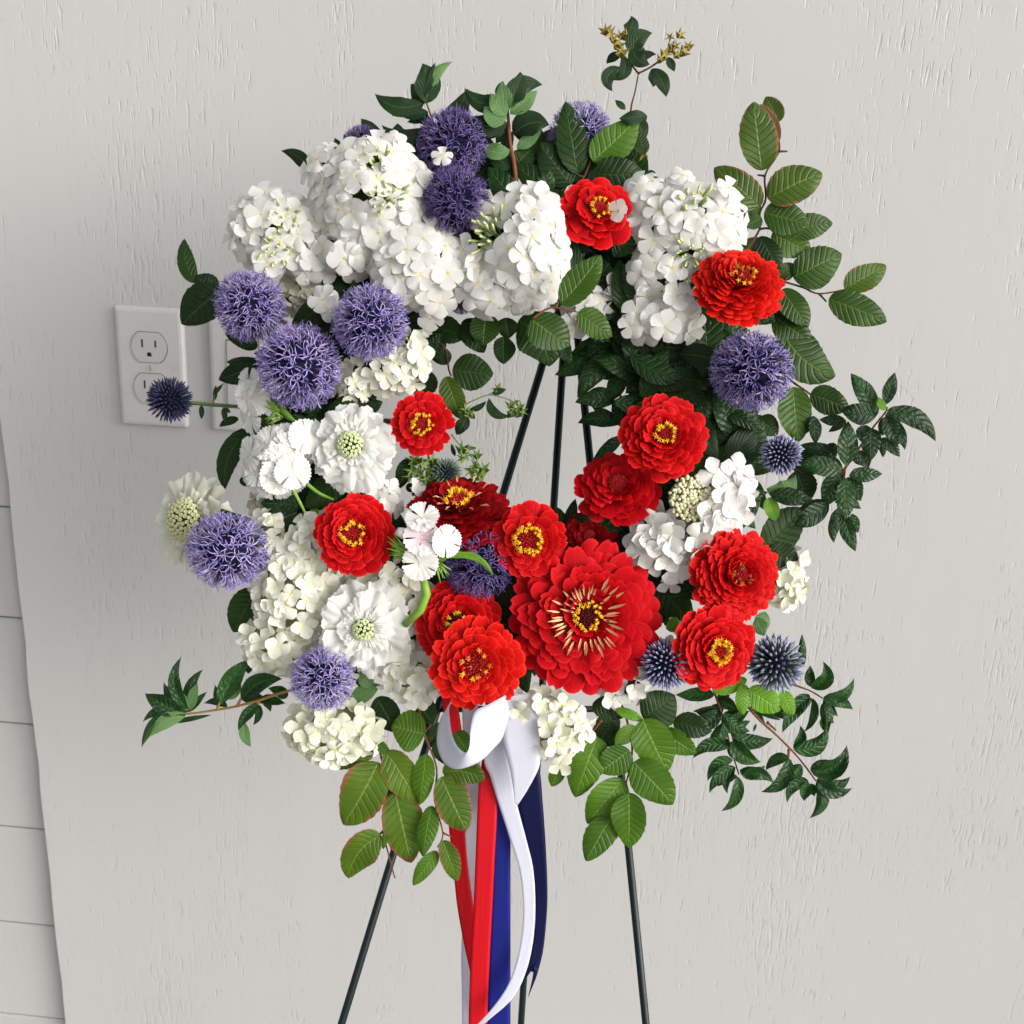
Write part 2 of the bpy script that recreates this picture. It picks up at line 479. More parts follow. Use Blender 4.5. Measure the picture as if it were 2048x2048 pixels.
def siding(m, n, l, b, tr):
    big = noise(n, l, 3.0, 4)
    base = mixc(n, l, big, (0.462, 0.458, 0.45), (0.512, 0.508, 0.50))
    l.new(base, b.inputs['Base Color'])
    h = mth(n, l, 'ADD', noise(n, l, 160, 3), mth(n, l, 'MULTIPLY', noise(n, l, 18, 2), 1.5))
    bump(n, l, b, h, 0.5, 0.0008)
SIDM = mat('painted_siding', (0.58, 0.565, 0.54), 0.55, 0.3, 0, siding)
sw = thing('siding_wall', 'painted horizontal board siding recessed left of the plywood sheet', 'wall', (EDGE, 0.02, 0))
del sw['category']; del sw['label']
sw['kind'] = 'structure'
jz = [PW(20, y, 0.018).z for y in (1017, 1238, 1449, 1657, 1848, 2032)]
pitch_b = (jz[0] - jz[-1]) / 5
def siding_board(z0, z1):
    x0, x1 = -1.7 - EDGE, 0.012
    b_ = 0.0022
    yf = 0.0
    prof = [(0.02, z0 + .0008), (yf + b_, z0 + .0008), (yf, z0 + .0008 + b_), (yf, z1 - b_ - .0008), (yf + b_, z1 - .0008), (0.02, z1 - .0008)]
    V, F = [], []
    for x in (x0, x1):
        for (y, z) in prof:
            V.append((x, y, z))
    k = len(prof)
    for i in range(k):
        j = (i + 1) % k
        F.append((i, k + i, k + j, j))
    F += [tuple(range(k)), tuple(range(2 * k - 1, k - 1, -1))]
    MB().add(V, F).build('siding_board', SIDM, sw, smooth=False)
zt = jz[-1]
edges = list(jz)
while edges[-1] - pitch_b > 0.02: edges.append(edges[-1] - pitch_b)
edges.append(0.002)
while edges[0] + pitch_b < 2.9: edges.insert(0, edges[0] + pitch_b)
for a, b2 in zip(edges[:-1], edges[1:]):
    siding_board(b2, a)

# ------------------------------------------------------------------ outlet and switch
def plastic(m, n, l, b, tr):
    c0 = tuple(b.inputs['Base Color'].default_value)[:3]
    gr = ramp(n, l, noise(n, l, 55, 5, rough=.7), 0.52, 0.80)
    l.new(mixc(n, l, mth(n, l, 'MULTIPLY', gr, 0.35), c0, (c0[0] * .72, c0[1] * .68, c0[2] * .62)), b.inputs['Base Color'])
    bump(n, l, b, noise(n, l, 60, 2), 0.08, 0.001)
PLA = mat('white_plastic', (0.56, 0.54, 0.545), 0.28, 0.5, 0, plastic)
PLB = mat('white_plastic_face', (0.53, 0.51, 0.515), 0.3, 0.5, 0, plastic)
SLOT = mat('slot_dark', (0.02, 0.015, 0.012), 0.6, 0.2)
METAL = mat('painted_screw', (0.52, 0.50, 0.50), 0.3, 0.5)
def plate_mesh(W_, H_, D_=0.0055, bev=0.005):
    "rounded pillow plate, front towards -y, centre at origin"
    V, F = [], []
    rings = [(0, 0.0), (0.0004, D_ * 0.55), (bev * 0.45, D_ * 0.88), (bev, D_)]
    for ins, d in rings:
        w2, h2, rc = W_ / 2 - ins, H_ / 2 - ins, max(0.0035 - ins, 0.0012)
        for q, (sx, sz) in enumerate(((1, 1), (-1, 1), (-1, -1), (1, -1))):
            for k in range(4):
                a = PI / 2 * q + PI / 2 * k / 3
                V.append((sx * (w2 - rc) + rc * math.cos(a), -d, sz * (h2 - rc) + rc * math.sin(a)))
    n = 16
    for i in range(len(rings) - 1):
        for k in range(n):
            F.append((i * n + k, (i + 1) * n + k, (i + 1) * n + (k + 1) % n, i * n + (k + 1) % n))
    F.append(tuple((len(rings) - 1) * n + k for k in range(n))[::-1])
    return V, F
pc = [PW(*q) for q in ((229, 610), (368, 616), (247, 846), (379, 856))]
px0, px1 = (pc[0].x + pc[2].x) / 2, (pc[1].x + pc[3].x) / 2
pz1, pz0 = (pc[0].z + pc[1].z) / 2, (pc[2].z + pc[3].z) / 2
print('PLATE mm', (px1 - px0) * 1000, (pz1 - pz0) * 1000)
pcx, pcz, pw_, ph_ = (px0 + px1) / 2, (pz0 + pz1) / 2, px1 - px0, pz1 - pz0
k_ = ph_ / 0.1143
t = thing('wall_outlet', 'white duplex power outlet with its cover plate screwed to the grey wall', 'outlet', (pcx, -0.0002, pcz))
V, F = plate_mesh(pw_, ph_)
MB().add(V, F).build('cover_plate', PLA, t, smooth=False)
def recept_outline(sc=1.0, n=10):
    r, hh = 0.0172 * k_ * sc, 0.0142 * k_ * sc
    pts = []
    a0 = math.asin(hh / r)
    for k in range(n + 1):
        a = -a0 + 2 * a0 * k / n
        pts.append((r * math.cos(a), r * math.sin(a)))
    for k in range(n + 1):
        a = PI - a0 + 2 * a0 * k / n
        pts.append((r * math.cos(a), r * math.sin(a)))
    return pts
def extrude_outline(pts, y0, y1, cx=0, cz=0):
    n = len(pts)
    V = [(cx + x, y0, cz + z) for x, z in pts] + [(cx + x, y1, cz + z) for x, z in pts]
    F = [(i, i + n, (i + 1) % n + n, (i + 1) % n) for i in range(n)] + [tuple(range(n, 2 * n))[::-1]]
    return V, F
for s in (1, -1):
    cz = s * 0.0196 * k_
    rg = MB()
    V, F = extrude_outline(recept_outline(1.035), -0.0050, -0.00565, 0, cz)
    rg.add(V, F)
    grv = rg.build('socket_groove', SLOT, t, smooth=False)
    V, F = extrude_outline(recept_outline(), -0.0050, -0.0066, 0, cz)
    rf = MB().add(V, F).build('socket', PLB, t, smooth=False)
    for (dx, hh) in ((-0.0064 * k_, 0.0036), (0.0064 * k_, 0.0031)):
        V, F = box_data(dx - 0.0009, dx + 0.0009, -0.00668, -0.006, cz + 0.0040 - hh * 1.2, cz + 0.0040 + hh * 1.2)
        MB().add(V, F).build('slot', SLOT, rf, smooth=False)
    pts = [(0.0024 * math.cos(a), -0.0072 + 0.0024 * math.sin(a)) for a in [PI * k / 8 for k in range(9)]] + [(-0.0024, -0.0094), (0.0024, -0.0094)]
    V, F = extrude_outline(pts, -0.006, -0.00668, 0, cz)
    MB().add(V, F).build('ground_hole', SLOT, rf, smooth=False)
pts = [(0.0028 * math.cos(2 * PI * k / 14), 0.0028 * math.sin(2 * PI * k / 14)) for k in range(14)]
V, F = extrude_outline(pts, -0.005, -0.0063)
sc_ = MB().add(V, F).build('screw', METAL, t, smooth=False)
V, F = box_data(-0.0003, 0.0003, -0.00636, -0.006, -0.0024, 0.0024)
MB().add(V, F).build('screw_slot', SLOT, sc_, smooth=False)
# rocker switch plate, mostly hidden by the blooms
sa, sb = PW(413, 637), PW(432, 852)
sx0, sz1, sz0 = (sa.x + sb.x) / 2, sa.z, sb.z
scx = sx0 + pw_ / 2
t = thing('light_switch', 'white rocker switch plate on the wall half hidden by the violet blooms', 'switch', (scx, -0.0002, (pz0 + pz1) / 2))
V, F = plate_mesh(pw_, ph_)
MB().add(V, F).build('cover_plate', PLA, t, smooth=False)
V, F = box_data(-0.0175, 0.0175, -0.0057, -0.005, -0.0345, 0.0345)
MB().add(V, F).build('rocker_gap', SLOT, t, smooth=False)
V, F = box_data(-0.0166, 0.0166, -0.0085, -0.005, -0.0335, 0.0335)
V = [(x, y + (0.002 if (z > 0 and y < -.006) else 0), z) for x, y, z in V]
MB().add(V, F).build('rocker', PLB, t, smooth=False)

# ------------------------------------------------------------------ easel
def paintg(m, n, l, b, tr):
    c = mixc(n, l, noise(n, l, 70, 4), (0.003, 0.009, 0.011), (0.006, 0.020, 0.024))
    l.new(c, b.inputs['Base Color'])
    bump(n, l, b, noise(n, l, 300, 2), 0.2, 0.0004)
EAS = mat('dark_green_enamel', (0.006, 0.02, 0.022), 0.38, 0.3, 0, paintg)
apexL, apexR, apexC = P(1112, 640, 0.790), P(1152, 640, 0.790), P(1131, 640, 0.800)
def to_floor(a, b2):
    d = b2 - a
    return a + d * (-a.z / d.z)
footL = to_floor(apexL, P(683, 2048, 0.80))
footR = to_floor(apexR, P(1292, 2048, 0.80))
# rear leg: leans back to the foot of the wall
cpt = P(1040, 2048, 0.90)
footC = to_floor(apexC, P(1042, 2048, 0.935))
t = thing('easel', 'dark green wire easel holding the wreath in front of the wall', 'easel', (apexC.x, apexC.y, 0))
o_ = Vector(t.location)
for a, f_ in ((apexL, footL), (apexR, footR), (apexC, footC)):
    u_ = (a - f_).normalized()
    V, F = tube_data([f_ - o_, a + u_ * 0.03 - o_], 0.0031, 12)
    lg = MB().add(V, F).build('leg', EAS, t)
    V, F = tube_data([f_ - o_ + Vector((0, 0, 0.0)), f_ - o_ + u_ * 0.03], 0.0048, 12)
    MB().add(V, F).build('foot_cap', EAS, lg)
def leg_at(a, f_, py):
    lo, hi = 0.0, 1.0
    for _ in range(40):
        m_ = (lo + hi) / 2
        q = a + (f_ - a) * m_ - cam_loc
        y = 1024 - 2048 * q.dot(up) / q.dot(fwd)
        if y < py: lo = m_
        else: hi = m_
    return a + (f_ - a) * lo
for py in (1418,):
    a, b2 = leg_at(apexL, footL, py), leg_at(apexR, footR, py)
    V, F = tube_data([a - o_, b2 - o_], 0.0026, 10)
    MB().add(V, F).build('crossbar', EAS, t)
    for q in (a, b2):
        V, F = tube_data([q - o_, q - o_ + Vector((0, -0.05, 0.004)), q - o_ + Vector((0, -0.052, 0.018))], 0.0024, 8)
        MB().add(V, F).build('hook', EAS, t)
V, F = tube_data([apexL - o_ + (apexL - footL).normalized() * .02, apexC - o_ + (apexC - footC).normalized() * .02, apexR - o_ + (apexR - footR).normalized() * .02], 0.0045, 10)
MB().add(V, F).build('hinge', EAS, t)

# ------------------------------------------------------------------ wreath ring
RC = (1020, 862)
def moss(m, n, l, b, tr):
    c = mixc(n, l, noise(n, l, 130, 4), (0.004, 0.010, 0.003), (0.020, 0.035, 0.010))
    l.new(c, b.inputs['Base Color'])
    bump(n, l, b, noise(n, l, 240, 4), 1.0, 0.004)
MOSS = mat('dark_moss', (0.01, 0.02, 0.006), 0.9, 0.1, 0, moss)
ringM = frame(RC[0], RC[1], 0.762)
t = thing('wreath_ring', 'dark moss covered ring base showing between the blooms of the wreath', 'wreath base', matrix=ringM)
mb = MB()
s7 = 0.762 / 2048
RM, Rm_ = 365 * s7, 92 * s7
nu, nv = 96, 14
V, F = [], []
for i in range(nu):
    a = 2 * PI * i / nu
    for k in range(nv):
        b_ = 2 * PI * k / nv
        r = Rm_ * (1 + R.uniform(-.08, .08))
        V.append(((RM + r * math.cos(b_)) * math.cos(a), (RM + r * math.cos(b_)) * math.sin(a), r * 0.62 * math.sin(b_)))
for i in range(nu):
    for k in range(nv):
        F.append((i * nv + k, ((i + 1) % nu) * nv + k, ((i + 1) % nu) * nv + (k + 1) % nv, i * nv + (k + 1) % nv))
mb.add(V, F)
mb.build('ring', MOSS, t)
for i in range(26):
    a0 = 2 * PI * i / 26 + R.uniform(-.05, .05)
    pts = []
    for k in range(13):
        b_ = 2 * PI * k / 12
        r = Rm_ * 1.06
        a = a0 + 0.015 * k / 12
        pts.append(Vector(((RM + r * math.cos(b_)) * math.cos(a), (RM + r * math.cos(b_)) * math.sin(a), r * 0.64 * math.sin(b_))))
    V, F = tube_data(pts, 0.0007, 5)
    MB().add(V, F).build('binding_wire', EAS, t)

# ------------------------------------------------------------------ leaves
SH = {'beechm': (0.55, 0.76), 'beechm2': (0.55, 0.72), 'beech': (0.55, 0.76), 'beechb': (0.55, 0.72), 'beechd': (0.6, 0.80), 'lance': (0.75, 0.95), 'curl': (0.70, 1.05), 'top': (0.80, 1.0),
      'pale': (0.80, 1.0), 'bright': (0.55, 0.65), 'brown': (0.5, 0.5)}
def leaf(parent, org, c, bx, by, tx, ty, wd, kind='beech', curve=0.0, fold=None, dep=0.72, tipd=0.0, bulge=None, name='leaf', stalk=True):
    k = CROP[c][2]
    b0, t0 = Vector(cv(c, bx, by)), Vector(cv(c, tx, ty))
    wd = wd * k
    ax = t0 - b0
    L = ax.length
    ax.normalize()
    pr = Vector((-ax.y, ax.x))
    mid = (b0 + t0) / 2 + pr * (curve * L * (1.9 if abs(curve) > .09 else 1.0))
    px = dep / 2048
    a_, b_ = SH[kind]
    pk = a_ / (a_ + b_)
    nrm = (pk ** a_) * ((1 - pk) ** b_)
    if fold is None:
        fold = R.uniform(-0.05, 0.32)
    if bulge is None:
        bulge = R.uniform(0.02, 0.12)
    nL, nW = (22, 6) if kind.startswith('beech') else (16, 6)
    ph1, ph2 = R.uniform(0, 6), R.uniform(0, 6)
    if kind == 'curl':
        fold = R.uniform(0.5, 1.1) * (1 if R.random() < .7 else -0.6)
        hwk = 0.86
    else:
        hwk = 1.0
    wd *= hwk
    rip = 0.03 if kind.startswith('beech') else (0.055 if kind == 'lance' else 0.10 if kind == 'curl' else 0.045)
    jag = 0.028 if kind.startswith('beech') else 0.02
    tw = R.uniform(-0.16, 0.16)
    asy = R.uniform(.03, .10)
    V, U, F = [], [], []
    for i in range(nL + 1):
        t = 0.5 - 0.5 * math.cos(PI * i / nL)
        t = t * 0.7 + 0.3 * i / nL
        q = (1 - t) ** 2 * b0 + 2 * t * (1 - t) * mid + t * t * t0
        dq = (2 * (1 - t) * (mid - b0) + 2 * t * (t0 - mid)).normalized()
        pn = Vector((-dq.y, dq.x))
        hw = 0.5 * wd * (max(t, 1e-4) ** a_ * (max(1 - t, 1e-4)) ** b_ / nrm)
        hw *= 1 + jag * math.sin(t * 9 * 2 * PI + ph1)
        hw = max(hw, 0.35)
        for j in range(nW + 1):
            v = -1 + 2 * j / nW
            e = v * v
            hv = hw * (1 + asy * math.sin(t * 4.5 + ph1) * (1 if v > 0 else -1))
            p2 = q + pn * (v * hv)
            z = bulge * L * 4 * t * (1 - t) + fold * abs(v) * hw + tw * v * hw
            z += rip * wd * e * math.sin(t * 11 + ph2 + (2 if v > 0 else 0))
            z -= 0.10 * L * e * t * 0.5
            d = dep + tipd * L * px * t - z * px
            V.append(P(p2.x, p2.y, d) - org)
            U.append((t, (v + 1) / 2))
    for i in range(nL):
        for j in range(nW):
            o = i * (nW + 1) + j
            F.append((o, o + 1, o + nW + 2, o + nW + 1))
    return MB().add(V, F, U).build(name, LM[kind], parent)

def sprig(label, cat, dep, stems, leaves, bark=None, srad=2.6, group='leafy sprigs tucked into the wreath', name='leaf_sprig', lift=0.0011, kind='beech'):
    "stems: list of (crop, [(x,y[,ddep]),...]); leaves: list of (crop,bx,by,tx,ty,w[,kind[,curve[,fold[,ddep]]]])"
    c0, p0 = stems[0]
    x0, y0 = cv(c0, p0[0][0], p0[0][1])
    org = P(x0, y0, dep)
    t = thing(name, label, cat, org, group)
    for c, pts in stems:
        pp = []
        for q in pts:
            x, y = cv(c, q[0], q[1])
            pp.append(tuple(P(x, y, dep + (q[2] if len(q) > 2 else 0.0)) - org))
        pp = [Vector(q) for q in smooth_pts(pp, 4)]
        n = len(pp)
        rr = [srad * dep / 2048 * (1 - 0.5 * i / n) * (1 + 0.14 * ((i * 7) % 5 == 0)) for i in range(n)]
        V, F = tube_data(pp, rr, 7)
        MB().add(V, F).build('stem', bark or BARK, t)
    n = len(leaves)
    for i, lf in enumerate(leaves):
        c, bx, by, tx, ty, wd = lf[:6]
        kd = lf[6] if len(lf) > 6 and lf[6] else kind
        cu = lf[7] if len(lf) > 7 and lf[7] is not None else R.uniform(-.04, .04)
        fo = lf[8] if len(lf) > 8 else None
        dd = lf[9] if len(lf) > 9 else 0.0
        leaf(t, org, c, bx, by, tx, ty, wd, kd, cu, fo, dep - lift * (i - n * 0.3) + dd, tipd=R.uniform(-.18, .12))
        if (kd in ('curl', 'top') or (kd == 'lance' and n > 24)) and wd > 60 and n > 6 and R.random() < .75:
            a = R.choice((-1, 1)) * R.uniform(.35, .75)
            q = R.uniform(.55, .8)
            ex, ey = (tx - bx) * q, (ty - by) * q
            leaf(t, org, c, bx, by, bx + ex * math.cos(a) - ey * math.sin(a), by + ex * math.sin(a) + ey * math.cos(a), wd * R.uniform(.6, .8), kd, R.uniform(-.22, .22), None, dep + .004 + dd, tipd=R.uniform(0, .3))
    return t

# ------------------------------------------------------------------ petals and florets
def petal_mesh(name, m, p=0.8, arc=0.25, e=0.0, cup=0.3, curl=0.0, ruf=0.0, serr=0.0, nL=6, nW=4, W0=0.08, notch=0.0, freq=3.0, sd_=0, tp=2.0, lob=0.0):
    "unit petal: length 1 along +X, full width 1; scaled by the instance"
    rr = random.Random(sd_ * 31 + 7)
    V, U, F = [], [], []
    ph = rr.uniform(0, 6)
    for i in range(nL + 1):
        t = i / nL
        hw = 0.5 * (W0 + (1 - W0) * t ** p) * (1 - e * t ** 5)
        for j in range(nW + 1):
            v = -1 + 2 * j / nW
            tip = -arc * (abs(v) ** tp) - notch * max(0, 1 - abs(v) * 3)
            tip += lob * (math.cos(3 * PI * v + ph) + 0.5 * math.cos(7 * v + 2 * ph))
            if serr and t > 0.99:
                tip += serr * (1 if j % 2 else -1)
            x = t + tip * t ** 2.2
            z = cup * v * v * hw * (0.5 + t) + curl * t * t + ruf * math.sin(freq * v * PI + ph) * t ** 1.5 + 0.5 * ruf * math.sin(t * 7 + ph + v)
            if lob:
                z += 0.018 * math.sin(11 * v + ph) * t
            V.append((x, v * hw, z))
            U.append((t, (v + 1) / 2))
    for i in range(nL):
        for j in range(nW):
            o = i * (nW + 1) + j
            F.append((o, o + nW + 1, o + nW + 2, o + 1))
    return MB().add(V, F, U).mesh(name, m)
def variants(name, m, k, **kw):
    return [petal_mesh(name, m, sd_=q, **{a: (b(q) if callable(b) else b) for a, b in kw.items()}) for q in range(k)]
ZP = {}
for nm, m in (('red', RED), ('deep', DEEP), ('dark', DARK), ('scar', SCAR)):
    ZP[nm] = variants('petal', m, 5, p=0.5, arc=lambda q: (0.14, 0.19, 0.16, 0.2, 0.13)[q], tp=2.6, nW=6, nL=7, e=0.10, cup=lambda q: (-0.14, -0.06, -0.20, 0.08, -0.10)[q],
                      curl=lambda q: (-0.08, 0.04, -0.18, 0.08, 0.0)[q], ruf=lambda q: 0.014 + 0.006 * q, notch=lambda q: (0, .04, 0, .05, 0)[q], W0=0.35)
PHP = variants('petal', PHLOX, 4, p=0.72, arc=0.27, e=0.10, cup=lambda q: (0.05, -0.18, 0.15, -0.08)[q], curl=lambda q: (-0.06, -0.14, 0.04, -0.2)[q], ruf=lambda q: 0.012 + 0.008 * q, W0=0.14, nL=5)
def hydvar(m):
    return variants('sepal', m, 4, p=0.62, arc=0.36, e=0.22, cup=lambda q: (0.25, 0.1, 0.4, -0.1)[q], curl=lambda q: (0.02, 0.14, -0.08, -0.16)[q], ruf=lambda q: 0.012 + 0.008 * q, W0=0.12, nL=5)
HYP = {'cream': hydvar(HYD), 'lime': hydvar(HYDG), 'white': hydvar(HYDW), 'dull': hydvar(HYDD)}
DIP = {'white': variants('petal', DIA, 3, p=0.9, arc=0.20, cup=0.05, curl=lambda q: (-0.06, -0.16, 0.03)[q], ruf=0.03, serr=0.045, W0=0.10, nW=12, nL=5),
       'pink': variants('petal', PINK, 3, p=1.0, arc=0.16, cup=0.05, curl=lambda q: (-0.06, -0.16, 0.03)[q], ruf=0.02, serr=0.05, W0=0.10, nW=8, nL=4)}
def scabvar(m):
    return variants('petal', m, 4, p=0.75, arc=lambda q: (.26, .32, .22, .36)[q], cup=0.0, curl=lambda q: (-0.08, 0.05, -0.16, 0.0)[q], ruf=lambda q: (0.05, 0.065, 0.055, 0.075)[q], freq=lambda q: (1.3, 1.7, 1.5, 2.1)[q], serr=0.016, lob=.045, notch=lambda q: (.04, .0, .03, .05)[q], W0=0.22, nW=20, nL=10)
SCP = {'white': scabvar(SCAB), 'pale': scabvar(SCABP)}

def fib_dirs(n, zmin=-1.0, jit=0.0, rr=R):
    out = []
    for i in range(n):
        z = 1 - (1 - zmin) * (i + 0.5) / n
        a = i * 2.39996323
        r = math.sqrt(max(0, 1 - z * z))
        v = Vector((r * math.cos(a), r * math.sin(a), z))
        if jit:
            v += Vector((rr.uniform(-jit, jit), rr.uniform(-jit, jit), rr.uniform(-jit, jit)))
            v.normalize()
        out.append(v)
    return out
def throat_mesh(name, m_eye, tube_m, r, ln, bead=False):
    "little corolla tube behind the petals with a coloured eye"
    mb = MB()
    n = 7
    V, U, F = [], [], []
    prof = [(-ln, 0.55 * r), (-ln * 0.4, 0.6 * r), (0.0, 1.1 * r), (0.10 * r, 0.7 * r), (0.02 * r if not bead else 0.9 * r, 0.01 * r)]
    for z, rad in prof:
        for k in range(n):
            a = 2 * PI * k / n
            V.append((rad * math.cos(a), rad * math.sin(a), z + 0.0004))
    for i in range(len(prof) - 1):
        for k in range(n):
            F.append((i * n + k, i * n + (k + 1) % n, (i + 1) * n + (k + 1) % n, (i + 1) * n + k))
    mb.add(V, F[:2 * n], None, 1)
    mb.add(V, F[2 * n:], None, 0)
    return mb.mesh(name, [m_eye, tube_m])
TH_PH = throat_mesh('throat', EYE, PHLOX, 0.00105, 0.009)
TH_HY = throat_mesh('throat', EYEG, HYDG, 0.0010, 0.006, True)
TH_HYW = throat_mesh('throat', mat('floret_eye_cream', (0.8, 0.76, 0.5), 0.6, 0.2), HYDW, 0.0010, 0.006, True)
TH_DI = throat_mesh('throat', mat('floret_eye_blush', (0.75, 0.62, 0.66), 0.6, 0.2), GREENL, 0.0008, 0.010)
def floret(parent, kind, m, r, name='floret', rr=R):
    if kind == 'phlox':
        o = inst(name, TH_PH, parent, m)
        a0 = rr.uniform(0, 6.28)
        tilt = rr.uniform(-0.05, 0.18)
        for k in range(5):
            w = r * rr.uniform(0.95, 1.10)
            inst('petal', rr.choice(PHP), o, Rz(a0 + k * 2 * PI / 5 + rr.uniform(-.07, .07)) @ T3(0.0006, 0, rr.uniform(0, .0004)) @ Ry(-tilt + rr.uniform(-.09, .09)) @ Rx(rr.choice((-1, 1)) * .10 + rr.uniform(-.06, .06)) @ S3(r * rr.uniform(.93, 1.04), w, r))
    elif kind.startswith('hyd'):
        key = kind[3:]
        o = inst(name, TH_HYW if key == 'white' else TH_HY, parent, m)
        a0 = rr.uniform(0, 6.28)
        tilt = rr.uniform(-0.05, 0.5)
        for k in range(4):
            w = r * rr.uniform(0.95, 1.25)
            inst('sepal', rr.choice(HYP[key]), o, Rz(a0 + k * PI / 2 + rr.uniform(-.14, .14)) @ T3(0.0003, 0, 0.0004 * (k % 2)) @ Ry(-tilt + rr.uniform(-.18, .18)) @ Rx(rr.uniform(-.15, .15)) @ S3(r * rr.uniform(.88, 1.08), w, r))
    else:
        key = 'pink' if kind == 'diapink' else 'white'
        o = inst(name, TH_DI, parent, m)
        a0 = rr.uniform(0, 6.28)
        for k in range(5):
            inst('petal', rr.choice(DIP[key]), o, Rz(a0 + k * 2 * PI / 5 + rr.uniform(-.05, .05)) @ T3(0.0003, 0, 0.0004 * (k % 2)) @ Ry(-0.10 + rr.uniform(-.1, .1)) @ S3(r, r * rr.uniform(1.06, 1.20), r))
    return o
# green bud bunch, used in the gaps of a flower head
def bud_mesh():
    mb = MB()
    n = 6
    for q in range(9):
        a, rad = q * 2.4, 0.0026 * math.sqrt(q)
        base = Vector((rad * math.cos(a), rad * math.sin(a), 0))
        tipd_ = Vector((rad * 0.9 * math.cos(a), rad * 0.9 * math.sin(a), 0.006 + 0.001 * (q % 3)))
        V, F = tube_data([base + Vector((0, 0, -0.010)), base, base + tipd_ * .5, base + tipd_ * .9, base + tipd_], [0.0004, 0.0005, 0.0010, 0.0009, 0.0002], n)
        mb.add(V, F, [(0.0, 0.5)] * n + [(0.2, .5)] * n + [(0.6, .5)] * n + [(0.9, .5)] * n + [(1.0, .5)] * n)
    return mb.mesh('buds', grad_mat('bud_green_cream', (0.15, 0.28, 0.03), (0.66, 0.68, 0.36), 0.3, 1.0))
BUDS = bud_mesh()
def corem(m, n, l, b, tr):
    l.new(mixc(n, l, noise(n, l, 250, 3), (0.012, 0.03, 0.006), (0.07, 0.12, 0.02)), b.inputs['Base Color'])
    bump(n, l, b, noise(n, l, 300, 3), 1.0, 0.003)
HCORE = mat('flower_head_stalks', (0.03, 0.06, 0.012), 0.8, 0.1, 0, corem)
def ball_mesh(name, m, sub=2):
    import bmesh
    bm = bmesh.new()
    bmesh.ops.create_icosphere(bm, subdivisions=sub, radius=1.0)
    me = bpy.data.meshes.new(name)
    bm.to_mesh(me)
    bm.free()
    me.materials.append(m)
    me.polygons.foreach_set('use_smooth', [True] * len(me.polygons))
    return me
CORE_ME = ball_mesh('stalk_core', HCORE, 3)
WCORE_ME = ball_mesh('stalk_core', mat('flower_head_shaded_stalks', (0.30, 0.32, 0.16), 0.8, 0.1), 3)  # pale core: shaded stalk tone painted in so floret gaps look less dark
def head(label, cat, lobes, kind, fr, name, dep=0.715, tx=0.0, ty=0.0, group=None, gaps=(), zmin=-0.05, extra=(), density=1.0, zs=0.30, buds=True, lightcore=False, seed=1):
    """rounded flower head. lobes: [(cx,cy,rx,ry,zh)] in photo pixels, zh dome height px; gaps: [(x,y,r)] where buds show"""
    rr = random.Random(seed * 101 + 3)
    cx, cy = lobes[0][:2]
    m0 = frame(cx, cy, dep, tx * 0, ty * 0)
    s = dep / 2048
    t = thing(name, label, cat, matrix=m0, group=group)
    placed = []
    for (lx, ly, rx, ry, zh) in lobes:
        ox, oy = (lx - cx), -(ly - cy)
        rx2, ry2 = max(rx - fr * .62, fr * .4), max(ry - fr * .62, fr * .4)
        inst('stalks', WCORE_ME if (lightcore or (kind == 'phlox' and not gaps)) else CORE_ME, t, T3(ox * s, oy * s, -0.004) @ S3(rx2 * s * .86, ry2 * s * .86, max(zh * s * .72, .004)))
        area = 2 * PI * ((rx2 * ry2 + rx2 * zh + ry2 * zh) / 3)
        n = int(density * 1.75 * area / (fr * fr * 1.9))
        for d in fib_dirs(n, zmin, 0.10, rr):
            p = Vector((ox + rx2 * d.x, oy + ry2 * d.y, zh * d.z))
            ok = True
            for (l2x, l2y, r2x, r2y, z2) in lobes:
                if (l2x, l2y) == (lx, ly): continue
                q = ((p.x - (l2x - cx)) / max(r2x - fr * .62, 1)) ** 2 + ((p.y + (l2y - cy)) / max(r2y - fr * .62, 1)) ** 2 + (max(p.z, 0) / z2) ** 2
                if q < 0.60: ok = False
            for g_ in gaps:
                if math.hypot(p.x + cx - g_[0], cy - p.y - g_[1]) < g_[2]: ok = False
            for (q, _) in placed:
                if (q - p).length < fr * 0.56: ok = False
            if not ok: continue
            nn = Vector((d.x / rx2, d.y / ry2, d.z / zh)).normalized() + Vector((tx, ty, 0.45)) + Vector((rr.uniform(-.3, .3), rr.uniform(-.3, .3), 0))
            placed.append((p, nn))
    for p, nn in placed:
        p = p + nn.normalized() * rr.uniform(-3, 4)
        floret(t, kind, T3(p.x * s, p.y * s, p.z * s) @ align(nn, rr.uniform(0, 6)), fr * s * rr.uniform(.88, 1.10), rr=rr)
    for e in extra:      # (x, y, z px, tx, ty[, size])
        sc = e[5] if len(e) > 5 else 1.0
        floret(t, kind, T3((e[0] - cx) * s, (cy - e[1]) * s, e[2] * s) @ align((e[3], e[4], 1.0), rr.uniform(0, 6)), fr * s * sc, rr=rr)
    if buds and kind == 'phlox':
        for g_ in gaps:
            ox, oy = g_[0] - cx, cy - g_[1]
            zz = lobes[0][4] * math.sqrt(max(0.1, 1 - (ox / lobes[0][2]) ** 2 - (oy / lobes[0][3]) ** 2)) * 0.80
            for k in range(max(2, int(g_[2] / 9))):
                a, rad = rr.uniform(0, 6.28), g_[2] * math.sqrt(rr.random()) * .75
                inst('buds', BUDS, t, T3((ox + rad * math.cos(a)) * s, (oy + rad * math.sin(a)) * s, zz * s) @ align((ox / 150 + rr.uniform(-.4, .4), oy / 150 + rr.uniform(-.4, .4), 1)) @ S3(1, 1, 1.2))
    return t

